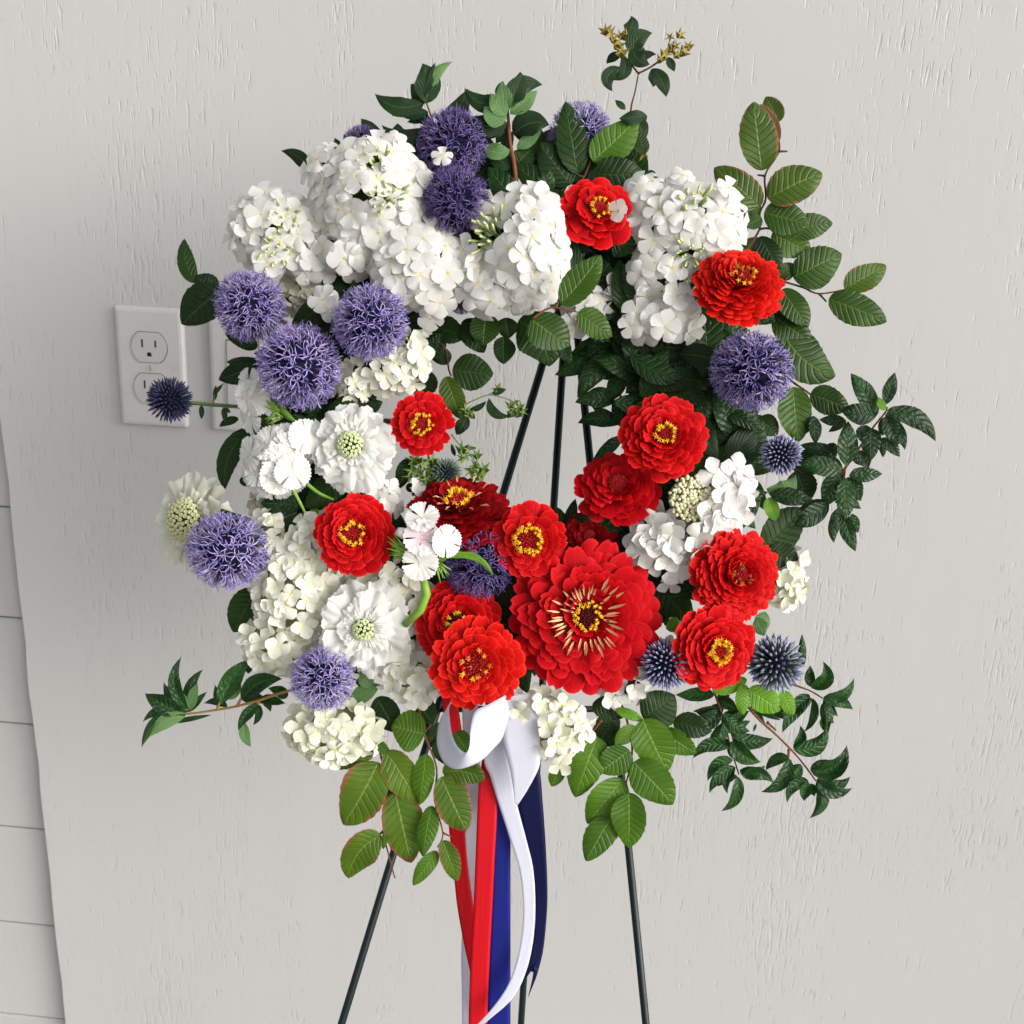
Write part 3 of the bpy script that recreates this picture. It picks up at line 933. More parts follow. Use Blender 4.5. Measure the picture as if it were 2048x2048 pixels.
# ------------------------------------------------------------------ zinnias
def star_mesh(name, m, lobes=5, ln=1.0, lift=0.5, w=0.32, stub=0.8):
    "small open star on a stub, radius 1"
    V, F = [], []
    n = lobes * 2
    V.append((0, 0, 0.05))
    for k in range(n):
        a = 2 * PI * k / n
        r = ln if k % 2 == 0 else w
        V.append((r * math.cos(a), r * math.sin(a), lift if k % 2 == 0 else 0.12))
    for k in range(n):
        F.append((0, 1 + k, 1 + (k + 1) % n))
    b = len(V)
    for k in range(n):
        a = 2 * PI * k / n
        V.append((0.22 * math.cos(a), 0.22 * math.sin(a), -stub))
    for k in range(n):
        F.append((1 + k, b + k, b + (k + 1) % n, 1 + (k + 1) % n))
    U = [(0, .5)] + [(1.0 if k % 2 == 0 else .5, .5) for k in range(n)] + [(0, .5)] * n
    return MB().add(V, F, U).mesh(name, m, smooth=False)
ST_Y, ST_O = star_mesh('pollen_floret', YEL, stub=1.6), star_mesh('pollen_floret', ORG, stub=1.6)
def spike_mesh(name, m):
    V, F = tube_data([Vector((0, 0, 0)), Vector((.08, 0, .4)), Vector((.02, 0, .75)), Vector((0.1, 0, 1.0))], [.10, .13, .09, .01], 5)
    return MB().add(V, F).mesh(name, m)
SPR = petal_mesh('style', CREAM, p=0.25, arc=0.3, cup=0.5, curl=0.12, W0=0.3, nL=5, nW=2, e=.3)
SPRR = petal_mesh('style', ORG, p=0.25, arc=0.3, cup=0.5, curl=0.2, W0=0.3, nL=5, nW=2, e=.3)
def disc_mesh(m, seed):
    rr = random.Random(seed)
    mb = MB()
    dirs = fib_dirs(90, 0.05, 0.03, rr)
    V, U, F = [], [], []
    # scaly dome: short blunt scales over a low hemisphere
    for d in dirs:
        q = align(d + Vector((0, 0, .5)))
        M_ = T3(d.x * .8, d.y * .8, d.z * .55) @ q @ S3(.11, .11, .34 * rr.uniform(.7, 1.25))
        vv, ff = tube_data([Vector((0, 0, -.3)), Vector((0, 0, .4)), Vector((.2, 0, .85)), Vector((.3, 0, 1.0))], [.9, 1.0, .6, .1], 5)
        mb.add(vv, ff, None, 0, M_)
    vv, ff = [], []
    for i in range(6):
        th = PI / 2 * i / 5
        for k in range(12):
            a = 2 * PI * k / 12
            vv.append((.85 * math.cos(th) * math.cos(a), .85 * math.cos(th) * math.sin(a), .55 * math.sin(th)))
    for i in range(5):
        for k in range(12):
            ff.append((i * 12 + k, i * 12 + (k + 1) % 12, (i + 1) * 12 + (k + 1) % 12, (i + 1) * 12 + k))
    mb.add(vv, ff)
    return mb.mesh('disc', m)
DISCS = {'dark': disc_mesh(DISC, 1), 'red': disc_mesh(DISCR, 2)}
CAL = mat('calyx_green', (0.06, 0.12, 0.02), 0.6, 0.3)
def zinnia(label, cx, cy, Rp, tx, ty, dep, tone='red', layers=6, pw=0.34, dome=0.34, disc=0.20, pollen=('y', 16), styles=0, sc=(1, 1), spin=None, dtone='red', seed=1, droop=0.10, hole=0.36, shorty=1.0, jit=1.0):
    rr = random.Random(seed * 977 + 5)
    s = dep / 2048
    Rm = Rp * s
    m0 = frame(cx, cy, dep, tx, ty, rr.uniform(0, 6) if spin is None else spin)
    t = thing('zinnia', label, 'zinnia', matrix=m0, group='red zinnias in the wreath')
    H = dome * Rm
    for i in range(layers):
        f = i / max(layers - 1, 1)
        rt = Rm * (1 - (1 - hole) * f ** 0.9)
        zt = H * (0.15 + 0.85 * f ** 0.75) - droop * Rm * (1 - f) ** 2
        rb = Rm * (0.10 + 0.02 * f)
        zb = H * f * 0.55 - 0.05 * Rm
        W = pw * Rm * (1 - 0.36 * f)
        n = max(7, int(2 * PI * rt / (W * 0.78)))
        a0 = rr.uniform(0, 6)
        for k in range(n):
            if rr.random() < 0.03 * jit: continue
            a = a0 + 2 * PI * k / n + rr.uniform(-.07, .07) * jit
            r2 = rt * rr.uniform(1 - .045 * jit, 1 + .03 * jit)
            z2 = zt + rr.uniform(-.05, .05) * Rm * jit
            L = math.hypot(r2 - rb, z2 - zb)
            pit = math.atan2(z2 - zb, r2 - rb)
            M_ = Rz(a) @ T3(rb, 0, zb) @ Ry(-pit) @ Rx(.09 + rr.uniform(-.06, .06) * jit) @ S3(L, W * rr.uniform(.9, 1.12), W * 1.1)
            inst('petal', rr.choice(ZP[tone]), t, M_)
    dr = disc * Rm
    zd = H * 0.62
    inst('disc', DISCS[dtone], t, T3(0, 0, zd - .3 * dr) @ S3(dr, dr, dr * 1.0))
    if styles:
        for k in range(styles):
            a = 2 * PI * k / styles + rr.uniform(-.1, .1)
            rb = dr * rr.uniform(1.1, 2.6)
            L = Rm * rr.uniform(.14, .22)
            inst('style', SPR, t, Rz(a) @ T3(rb, 0, zd + H * rr.uniform(.12, .30)) @ Ry(-rr.uniform(.15, .5)) @ S3(L, L * .16, L * .6))
    pc_, pn = pollen
    pr = max(0.0014, 0.066 * Rm) if Rp < 120 else 0.0016
    for k in range(pn):
        a = 2 * PI * k / pn + rr.uniform(-.16, .16)
        rad = dr * rr.uniform(.78, 1.28)
        me = ST_Y if (pc_ == 'y' and rr.random() < .85) or rr.random() < .25 else ST_O
        inst('pollen_floret', me, t, T3(rad * math.cos(a), rad * math.sin(a), zd + dr * rr.uniform(.35, .75)) @ align((math.cos(a) * .6, math.sin(a) * .6, 1), rr.uniform(0, 6)) @ S3(pr, pr, pr))
    if pc_ == 'o':
        for k in range(18):
            a = rr.uniform(0, 6.28)
            rad = dr * rr.uniform(.3, 1.25)
            L = Rm * rr.uniform(.10, .17)
            inst('style', SPRR if rr.random() < .6 else SPR, t, Rz(a) @ T3(rad, 0, zd + dr * .4) @ Ry(-rr.uniform(.6, 1.4)) @ S3(L, L * .2, L))
    # green calyx and stem behind the head
    V, F = tube_data([Vector((0, 0, -.10 * Rm)), Vector((0, 0, -.2 * Rm)), Vector((0, 0, -.36 * Rm)), Vector((0, 0, -.42 * Rm))], [.30 * Rm, .28 * Rm, .14 * Rm, .06 * Rm], 12)
    MB().add(V, F).build('calyx', CAL, t)
    e = m0.inverted() @ (P(*toward(cx, cy, 75), 0.765))
    V, F = tube_data([Vector((0, 0, -.40 * Rm)), Vector((0, 0, -.40 * Rm)) * .5 + e * .5 + Vector((0, 0, -.004)), e], .0021, 8)
    MB().add(V, F).build('stem', STEMG, t)
    return t
def toward(cx, cy, d):
    "pixel d px from (cx,cy) towards the middle line of the ring"
    ax, ay = cx - RC[0], cy - RC[1]
    L = math.hypot(ax, ay)
    k = (L + max(-d, min(d, 365 - L))) / L
    return RC[0] + ax * k, RC[1] + ay * k

# ------------------------------------------------------------------ globe thistles
def puff_mesh(m, seed, n=190, lobe=0.30, lw=0.030, core=0.5, twist=1.0):
    "open globe thistle: every floret a thin tube ending in five curling ribbon lobes"
    rr = random.Random(seed)
    mb = MB()
    for d in fib_dirs(n, -1.0, 0.09, rr):
        q = align(d, rr.uniform(0, 6)).to_3x3().to_4x4()
        r0, r1 = core, rr.uniform(.74, .84)
        tint = rr.random()
        V, F = tube_data([Vector((0, 0, r0)), Vector((0, 0, r1))], [.018, .026], 4, False)
        mb.add(V, F, [(0.0, 0)] * 4 + [(.45, tint)] * 4, 0, q)
        for k in range(5):
            a = 2 * PI * k / 5 + rr.uniform(-.25, .25)
            sp = rr.uniform(.40, .85) * lobe
            hgt = rr.uniform(.5, 1.0) * lobe
            ts = rr.uniform(-1.2, 1.2) * twist
            V, U, F = [], [], []
            nS = 4
            for i in range(nS + 1):
                f = i / nS
                rad = .02 + sp * (f ** 1.25)
                ang = a + ts * f * f
                z = r1 + hgt * (f - .25 * f * f * f) - (.12 * lobe * f * f)
                w2 = lw * (1 - .55 * f) * .5
                x, y = rad * math.cos(ang), rad * math.sin(ang)
                tx_, ty_ = -math.sin(ang), math.cos(ang)
                V += [(x - tx_ * w2, y - ty_ * w2, z), (x, y, z - w2 * .9), (x + tx_ * w2, y + ty_ * w2, z)]
                U += [(.45 + .55 * f, tint)] * 3
            for i in range(nS):
                o = i * 3
                F += [(o, o + 3, o + 4, o + 1), (o + 1, o + 4, o + 5, o + 2)]
            mb.add(V, F, U, 0, q)
        # pale stamen
        V, F = tube_data([Vector((0, 0, r1)), Vector((.01, .01, r1 + lobe * rr.uniform(.4, .95)))], [.010, .006], 3, False)
        mb.add(V, F, [(.7, tint)] * 3 + [(1.0, 1.0)] * 3, 0, q)
    return mb.mesh('florets', m)
PUFF = {'violet': [puff_mesh(ECH, q, n=240 - 20 * q, lobe=.21 + .025 * q, lw=.030, twist=.6) for q in range(3)], 'deep': [puff_mesh(ECHD, 9, n=230, lobe=.24, lw=.028, twist=.7)], }
CORE_T = ball_mesh('core', ECORE, 2)
def thistle_stem(t, m0, cx, cy, Rm, d=80, far=None, rad=.0019):
    e = m0.inverted() @ (P(*(far or toward(cx, cy, d)), 0.76))
    V, F = tube_data([Vector((0, 0, -.4 * Rm)), (Vector((0, 0, -.8 * Rm)) + e) * .5, e], rad, 8)
    MB().add(V, F).build('stem', STEMG, t)
def puff(label, cx, cy, Rp, dep, tone='violet', v=0, sc=(1, 1), tx=0, ty=0, seed=1, far=None):
    s = dep / 2048
    Rm = Rp * s
    m0 = frame(cx, cy, dep, tx, ty, seed * 1.3)
    t = thing('globe_thistle', label, 'thistle', matrix=m0, group='violet globe thistles in the wreath')
    a = Rm
    inst('core', CORE_T, t, S3(a * .56, a * .56, a * .56))
    o = inst('florets', PUFF[tone][v % len(PUFF[tone])], t, Rx(seed * .9) @ Ry(seed * .4) @ S3(a * (1 + .05 * math.sin(seed * 3.1)), a * (1 + .05 * math.sin(seed * 5.7)), a * (1 - .04 * math.sin(seed * 2.3))))
    o['kind'] = 'stuff'
    thistle_stem(t, m0, cx, cy, Rm, far=far)
    return t
def spiky_mesh(m, seed, n=230, core=.42, wtip=.05):
    rr = random.Random(seed)
    mb = MB()
    for d in fib_dirs(n, -1.0, 0.03, rr):
        q = align(d, rr.uniform(0, 6)).to_3x3().to_4x4()
        L = rr.uniform(.86, 1.06)
        tint = rr.random() * .3
        V, F = tube_data([Vector((0, 0, core)), Vector((0, 0, core + (L - core) * .5)), Vector((0, 0, core + (L - core) * .78)), Vector((0, 0, L))], [.018, wtip * .62, wtip, .006], 5, False)
        mb.add(V, F, [(0, tint)] * 5 + [(.45, tint)] * 5 + [(.85, tint)] * 5 + [(1, tint)] * 5, 0, q)
        if rr.random() < .6:
            q2 = align((d + Vector((rr.uniform(-.1, .1), rr.uniform(-.1, .1), rr.uniform(-.1, .1)))).normalized()).to_3x3().to_4x4()
            V, F = tube_data([Vector((0, 0, core)), Vector((0, 0, L * .86))], [.02, .004], 3, False)
            mb.add(V, F, [(0, 0)] * 3 + [(.75, 0)] * 3, 0, q2)
    return mb.mesh('spikes', m)
SPIKY = {'steel': spiky_mesh(SPK, 3), 'grey': spiky_mesh(SPKG, 4), 'navy': spiky_mesh(SPKD, 5, n=300, wtip=.042), 'green': spiky_mesh(SPKGR, 6, n=200, wtip=.03)}
def spiky(label, cx, cy, Rp, dep, tone, tx=0, ty=0, seed=1, far=None):
    Rm = Rp * dep / 2048
    m0 = frame(cx, cy, dep, tx, ty, seed)
    t = thing('thistle_bud', label, 'thistle', matrix=m0, group='unopened spiky globe thistle buds')
    inst('core', CORE_T, t, S3(Rm * .46, Rm * .46, Rm * .46))
    o = inst('spikes', SPIKY[tone], t, Rx(seed) @ S3(Rm, Rm, Rm))
    o['kind'] = 'stuff'
    thistle_stem(t, m0, cx, cy, Rm, far=far, rad=.0015)
    return t

# ------------------------------------------------------------------ scabious
def cell_mesh(m):
    "one hexagonal cup of the scabious centre"
    V, F = [], []
    for (r, z) in ((.62, -.9), (.92, .0), (.86, .30), (.55, .34), (.40, .10)):
        for k in range(6):
            a = PI / 3 * k
            V.append((r * math.cos(a), r * math.sin(a), z))
    for i in range(4):
        for k in range(6):
            F.append((i * 6 + k, i * 6 + (k + 1) % 6, (i + 1) * 6 + (k + 1) % 6, (i + 1) * 6 + k))
    F.append(tuple(range(24, 30)))
    return MB().add(V, F).mesh('centre_bud', m)
CELL = cell_mesh(GRAPPLE)
CELLC = cell_mesh(mat('scabious_centre_cream', (0.60, 0.60, 0.34), .6, .2))
def scabious(label, cx, cy, Rp, dep, tx=0, ty=0, tone='white', seed=1, cen=.27, cells=58):
    rr = random.Random(seed * 53)
    Rm = Rp * dep / 2048
    m0 = frame(cx, cy, dep, tx, ty)
    t = thing('scabious_flower', label, 'flower', matrix=m0, group='white pincushion flowers in the wreath')
    for (n, rt, W, zt, zb, sh) in ((8, 1.03, .92, -.06, -.10, 1.0), (5, .88, .80, .06, -.02, 1.0), (8, .64, .46, .14, .04, .8), (9, .50, .30, .20, .06, .8), (14, .42, .13, .22, .08, .7)):
        a0 = rr.uniform(0, 6)
        for k in range(n):
            a = a0 + 2 * PI * k / n + rr.uniform(-.16, .16)
            rb = .16 * Rm
            L = Rm * rt * rr.uniform(.86, 1.08) - rb
            inst('petal', rr.choice(SCP[tone]), t, Rz(a) @ T3(rb, 0, zb * Rm) @ Ry(-math.atan2(zt - zb, rt) + rr.uniform(-.08, .08)) @ Rx(rr.uniform(-.15, .15)) @ S3(L, W * Rm * rr.uniform(.9, 1.1), L))
    inst('centre', CORE_ME, t, T3(0, 0, .10 * Rm) @ S3(cen * Rm, cen * Rm, .15 * Rm))
    for d in fib_dirs(cells, .12, 0.02, rr):
        cr_ = cen * Rm * 1.15 / math.sqrt(cells)
        inst('centre_bud', CELL if tone == 'white' else CELLC, t, T3(d.x * cen * Rm, d.y * cen * Rm, (.14 + .13 * d.z) * Rm) @ align(d + Vector((0, 0, .4))) @ S3(cr_, cr_, cr_ * 1.5))
    e = m0.inverted() @ P(*toward(cx, cy, 80), 0.765)
    V, F = tube_data([Vector((0, 0, -.1 * Rm)), (Vector((0, 0, -.4 * Rm)) + e) * .5, e], .0016, 8)
    MB().add(V, F).build('stem', GREENL, t)
    return t
def bracts(t, m0inv, dep, pts):
    "thin green calyx needles between photo points"
    for (c, x0, y0, x1, y1, w) in pts:
        a, b_ = P(*cv(c, x0, y0), dep), P(*cv(c, x1, y1), dep - .004)
        md = (a + b_) / 2 + rgt * R.uniform(-.001, .001) - fwd * .002
        V, F = tube_data([m0inv @ a, m0inv @ md, m0inv @ b_], [w, w * 1.1, w * .25], 6)
        MB().add(V, F).build('bract', GREENL if R.random() < .5 else GREEN, t)
BEADS = ball_mesh('bud', BEAD, 1)
STARM = {'o': star_mesh('seed_star', STAR, 5, 1.0, .35, .24, .9), 'g': star_mesh('seed_star', STARG, 5, 1.0, .5, .22, 1.1)}
def seed_stars(t, org, dep, pts, tone, r=15):
    for (c, x, y) in pts:
        px, py = cv(c, x, y)
        r2 = r * R.uniform(.75, 1.15) * dep / 2048
        z = (-fwd + rgt * R.uniform(-.7, .7) + up * R.uniform(-.7, .7))
        inst('seed_star', STARM[tone], t, T3(*(P(px, py, dep + R.uniform(-.004, .004)) - org)) @ align(z, R.uniform(0, 6)) @ S3(r2, r2, r2))

# ================================================================== greenery
SG = 'leafy sprigs tucked into the wreath'
# packed dark leaves between the blooms (only inside the ring's own band)
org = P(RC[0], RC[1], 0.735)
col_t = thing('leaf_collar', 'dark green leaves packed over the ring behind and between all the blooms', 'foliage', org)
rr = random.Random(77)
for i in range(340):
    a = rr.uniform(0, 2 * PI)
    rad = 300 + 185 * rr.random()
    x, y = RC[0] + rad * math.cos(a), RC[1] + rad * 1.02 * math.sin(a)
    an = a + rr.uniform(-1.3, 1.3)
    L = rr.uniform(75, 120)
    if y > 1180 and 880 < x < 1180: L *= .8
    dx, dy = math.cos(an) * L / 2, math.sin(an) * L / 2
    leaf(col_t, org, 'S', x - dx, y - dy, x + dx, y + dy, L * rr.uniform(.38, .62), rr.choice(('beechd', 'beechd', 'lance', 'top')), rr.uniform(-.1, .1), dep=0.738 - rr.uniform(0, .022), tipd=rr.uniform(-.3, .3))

for i in range(125):
    if i < 80:
        x, y = rr.uniform(1190, 1520), rr.uniform(600, 1090)
        if math.hypot((x - 1060) / 160, (y - 850) / 190) < 1.25: continue
    else:
        x, y = rr.uniform(690, 1260), rr.uniform(295, 345)
    an = rr.uniform(0, 6.28) if i < 80 else rr.uniform(-2.6, -.5)
    L = rr.uniform(80, 125)
    dx, dy = math.cos(an) * L / 2, math.sin(an) * L / 2
    leaf(col_t, org, 'S', x - dx, y - dy, x + dx, y + dy, L * rr.uniform(.34, .5), 'lance' if i < 80 else rr.choice(('top', 'beechd')), rr.uniform(-.16, .16), dep=(0.744 if i < 80 else .765) - rr.uniform(0, .024), tipd=rr.uniform(-.3, .3))

sprig('upright dark green shoot at the top left of the wreath above the dusky thistles', 'leafy sprig', .735,
  [('B', [(470, 800), (465, 700), (430, 590), (405, 520)])],
  [('B',165,790,60,655,90),('B',270,790,262,680,82),('B',400,830,280,765,75),('B',475,700,650,490,115,None,.12),('B',430,615,245,590,78,None,-.12),
   ('B',445,700,175,690,95,None,-.26),('B',432,560,565,340,75,'pale',-.18),('B',412,560,138,518,112,None,-.2),('B',420,570,400,350,150,None,.1),('B',400,540,470,345,60)],
  BARKR, group=SG, kind='top')
sprig('single dark pointed leaf sticking out above the upper left phlox', 'leaf', .73, [('A', [(1240, 1020), (1160, 955)])], [('A',1165,960,1000,833,78,None,.16)], GREENL, group=SG, kind='top')
sprig('upright shoot with a red brown stem and drooping leaves at the top centre', 'leafy sprig', .732,
  [('B', [(915, 1000), (905, 900), (882, 780), (874, 660), (868, 590)])],
  [('B',1000,1010,1110,1000,65),('B',830,970,930,955,60),('B',900,930,1010,815,125,'beechd'),('B',893,930,750,828,95),('B',870,700,690,745,90),('B',920,820,1060,720,75,'pale'),
   ('B',905,745,1100,690,150,None,-.2),('B',885,830,718,795,95,'pale',-.15),('B',860,650,705,555,95),('B',872,680,618,660,125,None,-.1),('B',885,630,1035,500,90,'pale'),
   ('B',870,560,940,395,105,None,.12),('B',880,600,1062,468,125,None,-.28),('B',850,560,633,487,100,None,-.22),('B',865,620,835,450,95,'pale'),('B',868,640,738,590,135,'pale',-.12),('B',862,640,775,515,100,'pale')],
  BARKR, srad=5.0, group=SG, kind='top')
sprig('broad dark beech leaves fanned out above the topmost red zinnia', 'leafy sprig', .728,
  [('B', [(1230, 1100), (1290, 980), (1340, 860)]), ('B', [(1290, 980), (1245, 960)])],
  [('B',1130,1070,900,900,140),('B',1220,1020,1050,790,200),('B',1260,960,1190,560,176,None,0,.1),('B',1585,640,1625,780,85,'top'),('B',1625,850,1590,720,90),('B',1345,960,1625,960,215),
   ('B',1340,890,1590,660,200,'beech'),('B',1640,640,1485,655,80,'top'),('B',1630,960,1700,980,60),('B',1520,605,1463,552,38,'top'),('B',1240,1080,1500,1060,150)],
  BARK, group=SG, kind='beechd')
t = sprig('tall thin twig with two tufts of golden seed stars at the very top', 'seed sprig', .735,
  [('B', [(1560, 760), (1550, 610), (1575, 500), (1592, 405)]), ('B', [(1592, 405), (1555, 360), (1500, 290), (1450, 220)]), ('B', [(1592, 405), (1660, 370), (1740, 310), (1800, 250)])],
  [('B',1520,195,1552,88,85,None,.2),('B',1555,350,1690,300,62,None,-.15),('B',1560,300,1668,182,110,None,-.25),('B',1560,265,1655,355,95,None,.2),('B',1500,305,1440,440,75,None,-.35),
   ('B',1485,370,1450,505,80,None,.35),('B',1665,380,1745,535,85,None,-.12),('B',1755,315,1790,395,50)],
  BARK, srad=2.2, group='seed star sprigs', kind='top')
for (c_, r_) in (((1500, 190), 0),):
    seed_stars(t, Vector(t.location), .733, [('B',*q) for q in ((1440,185),(1410,165),(1495,195),(1480,240),(1500,285),(1530,195),(1455,215),(1765,205),(1800,250),(1825,190),(1868,252),(1805,300),(1740,300),(1845,285),(1715,325),(1780,265),(1620,845))], 'o')

# right hand beech branch
sprig('long beech branch with reddish leaf edges reaching up at the upper right', 'beech branch', .722,
  [('C', [(760, 1180), (800, 1120), (880, 990), (882, 900), (915, 820), (910, 695), (960, 610), (988, 560), (990, 510), (975, 440)]), ('C', [(988, 560), (1035, 560)]), ('C', [(910, 695), (870, 690)]), ('C', [(880, 990), (930, 985), (1000, 1020)])],
  [('C',810,1130,880,1035,110),('C',950,1010,1165,1115,180),('C',1060,1030,1285,958,150,None,-.1),('C',880,1030,1000,1210,125,'beechd'),('C',890,890,700,860,130),('C',895,930,800,970,90),('C',905,900,1150,965,195),
   ('C',990,880,1045,850,60),('C',885,865,630,650,195,'beechm2'),('C',925,820,1228,680,215,'beechm2'),('C',990,395,915,258,122,'beechm2'),('C',895,665,850,285,215,'beechm2',0,.1),('C',988,500,885,300,52,'brown',.1,.8)],
  BARK, group='beech branches in the wreath', kind='beechm')
sprig('beech twig reaching out right with two separate leaves beside the upper right zinnia', 'beech branch', .728,
  [('C', [(960, 1240), (985, 1268), (1120, 1310), (1210, 1345), (1365, 1320)]), ('C', [(1210, 1345), (1250, 1390)]), ('C', [(1020, 1268), (1045, 1240)])],
  [('C',980,1260,1070,1180,100),('C',1005,1320,1150,1530,150),('C',1000,1330,1045,1450,90),('C',1065,1255,1335,1125,225),('C',1350,1320,1580,1188,150,'beechm2',0,.2),('C',1262,1375,1583,1500,185)],
  BARK, group='beech branches in the wreath', kind='beechm')
sprig('large overlapping beech leaves right of the upper right violet thistle', 'beech branch', .732,
  [('F', [(980, 380), (1060, 450), (1160, 520), (1230, 600)])],
  [('F',950,70,1155,70,170),('F',960,90,1165,230,190),('F',1160,520,1375,600,160),('F',880,650,980,745,125,'beechd'),('F',1010,170,1300,420,250,None,.12),('F',1065,480,1095,785,190)],
  BARK, group='beech branches in the wreath', kind='beechm')
sprig('dark broad leaves around the small steel blue thistle bud on the right side', 'leafy sprig', .735,
  [('F', [(880, 660), (860, 740), (880, 850)]), ('F', [(950, 930), (1060, 930), (1120, 960)])],
  [('F',900,640,700,690,60,'pale'),('F',860,700,700,900,200,'beechd'),('F',1060,930,1310,850,150,'beechd'),('F',870,770,855,965,135,'beechd'),('F',1090,940,1150,1120,170,'beechd'),('F',905,1370,1130,1150,210,'beechd'),
   ('F',925,1385,1095,1470,185,'beechd'),('F',850,1500,1000,1560,120,'beechd'),('F',620,860,725,755,115,'bright'),('F',830,960,1000,900,60,'beechd'),('F',910,1720,880,1840,90,'pale'),('F',920,1040,1080,965,110,'pale',.3),
   ('F',890,1090,765,1290,115,'lance',.15),('F',930,1090,965,1220,85,'bright'),('F',935,1070,1180,1105,100,'lance')],
  BARK, group=SG, lift=.0009)
sprig('glossy wrinkled leaf branch reaching far out on the right side', 'leafy sprig', .722,
  [('F', [(1250, 1060), (1330, 960), (1400, 860), (1460, 775), (1510, 700), (1575, 620), (1585, 590)]), ('F', [(1350, 940), (1340, 1000), (1300, 1120)])],
  [('F',1390,1180,1425,1285,58),('F',1390,980,1440,1110,83),('F',1250,800,1320,840,58),('F',1350,1140,1280,1275,89),('F',1310,850,1105,800,78),('F',1180,640,1190,795,73),('F',1430,830,1485,925,89),('F',1470,690,1450,790,108),
   ('F',1360,670,1210,660,64),('F',1265,1130,1072,1250,113),('F',1320,950,1230,1140,118),('F',1335,1170,1410,1388,89),('F',1560,760,1655,865,69),('F',1590,780,1680,775,44),('F',1340,935,1100,905,110),
   ('F',1352,985,1350,1222,113),('F',1375,970,1558,960,86),('F',1360,915,1370,668,116,None,0,.2),('F',1500,710,1495,888,108),('F',1525,620,1385,405,108),('F',1525,640,1330,610,120),('F',1575,645,1650,795,98),
   ('F',1575,635,1852,780,110,None,-.22),('F',1585,612,1692,600,45),('F',1568,610,1535,538,47,'bright'),('F',1578,575,1628,400,77)],
  BARKR, srad=3.0, group=SG, kind='lance', lift=.0008)
sprig('glossy dark wrinkled leaves hanging into the right side of the centre opening', 'leafy sprig', .742,
  [('E', [(1560, 350), (1600, 385), (1700, 420), (1850, 540), (1900, 600)]), ('E', [(1560, 380), (1520, 500), (1490, 700), (1500, 900)])],
  [('E',1400,-10,1285,160,115),('E',1380,330,1132,552,135,None,-.1),('E',1450,330,1300,470,120),('E',1490,390,1255,678,130,None,.08),('E',1535,480,1415,712,110),('E',1450,710,1243,705,95,None,.12),('E',1485,825,1258,818,92,None,.14),
   ('E',1510,890,1335,1035,72),('E',1500,680,1500,845,115),('E',1620,600,1555,780,115),('E',1750,600,1800,745,115),('E',1840,600,1900,760,105),('E',1700,560,1770,690,100),('E',1650,545,1520,655,80),('E',1600,430,1700,560,120),
   ('E',1800,420,1900,520,120),('E',1540,430,1850,520,135,None,-.1),('E',1545,10,1560,225,135,None,0,.2),('E',1590,375,1435,280,125,None,0,.2),('E',1600,382,1860,298,122,None,0,.2),('E',1890,560,1690,475,142,None,0,.2),('F',520,450,522,535,46,'bright'),
   ('F',540,490,705,590,80),('F',640,600,600,740,140),('F',560,560,520,680,110),('F',420,470,500,640,110),('F',600,170,560,330,110)],
  BARK, srad=3.0, group=SG, kind='lance', lift=.0010)
# top of the opening
sprig('fan of beech leaves under the centre phlox at the top of the opening', 'beech branch', .742,
  [('E', [(980, 180), (1000, 240), (960, 300)]), ('E', [(500, 380), (530, 420), (545, 520), (560, 560)])],
  [('E',450,280,640,340,150),('E',640,260,740,430,140),('E',530,400,415,350,110,'lance'),('E',560,440,450,460,100),('E',410,520,400,690,165),('E',690,240,640,380,130),('E',850,340,850,492,125),('E',860,235,875,352,120),('E',930,250,1100,505,265,None,-.15),('E',1150,330,1215,500,80),
   ('E',750,215,735,388,172,'beechm'),('E',1210,320,1280,300,50),('E',530,560,612,795,130,'beechm2'),('E',640,790,588,882,72),('E',565,520,792,545,205)],
  BARK, group='beech branches in the wreath', kind='beechd')
sprig('three light green beech leaves on a red twig in front of the centre phlox', 'beech branch', .667,
  [('E', [(1010, 240), (1080, 190), (1135, 180), (1200, 195), (1260, 205)]), ('E', [(1135, 180), (1155, 140)])],
  [('E',1000,242,1210,395,215,'beechm'),('E',1258,205,1445,342,150,'beechm'),('E',1165,158,1385,-110,175,'beechm',.05)], BARKR, srad=2.2, group='beech branches in the wreath', kind='beechm')
# star sprigs in the opening
t = sprig('slim twig with green seed stars curving into the opening above the small zinnia', 'seed sprig', .725,
  [('E', [(600, 760), (640, 715), (700, 685), (765, 662), (820, 670), (880, 690), (950, 735)]), ('E', [(765, 662), (800, 640), (825, 600)])],
  [('E',655,745,752,695,34,None,.12),('E',768,680,885,778,55,None,.3),('E',785,655,862,630,38),('E',660,760,690,795,30),('E',650,780,590,880,70)], STEMG, srad=1.7, group='seed star sprigs', kind='top')
seed_stars(t, Vector(t.location), .722, [('E',*q) for q in ((885,715),(915,705),(940,725),(905,745),(955,755),(930,765),(890,765),(640,745),(660,765),(625,770),(815,625))], 'g', 13)
t = sprig('green seed stars hanging beside and below the small zinnia at the opening edge', 'seed sprig', .728,
  [('E', [(560, 880), (600, 930), (660, 990), (720, 1070)]), ('E', [(330, 1000), (400, 1060), (480, 1100)])],
  [('E',620,960,700,955,22),('E',580,1000,560,930,24),('E',330,1010,270,1180,90,'beechd'),('E',480,1020,420,1160,60)], STEMG, srad=1.7, group='seed star sprigs', kind='top')
seed_stars(t, Vector(t.location), .722, [('E',*q) for q in ((620,960),(650,960),(640,1000),(615,1010),(700,990),(690,1050),(740,1065),(720,1090),(665,1085),(705,1110),(350,1020),(400,1040),(440,1080),(380,1090),(340,1080),(460,1120),(420,1130),(470,1050),(330,1110),(395,1130),(450,1015))], 'g', 16)
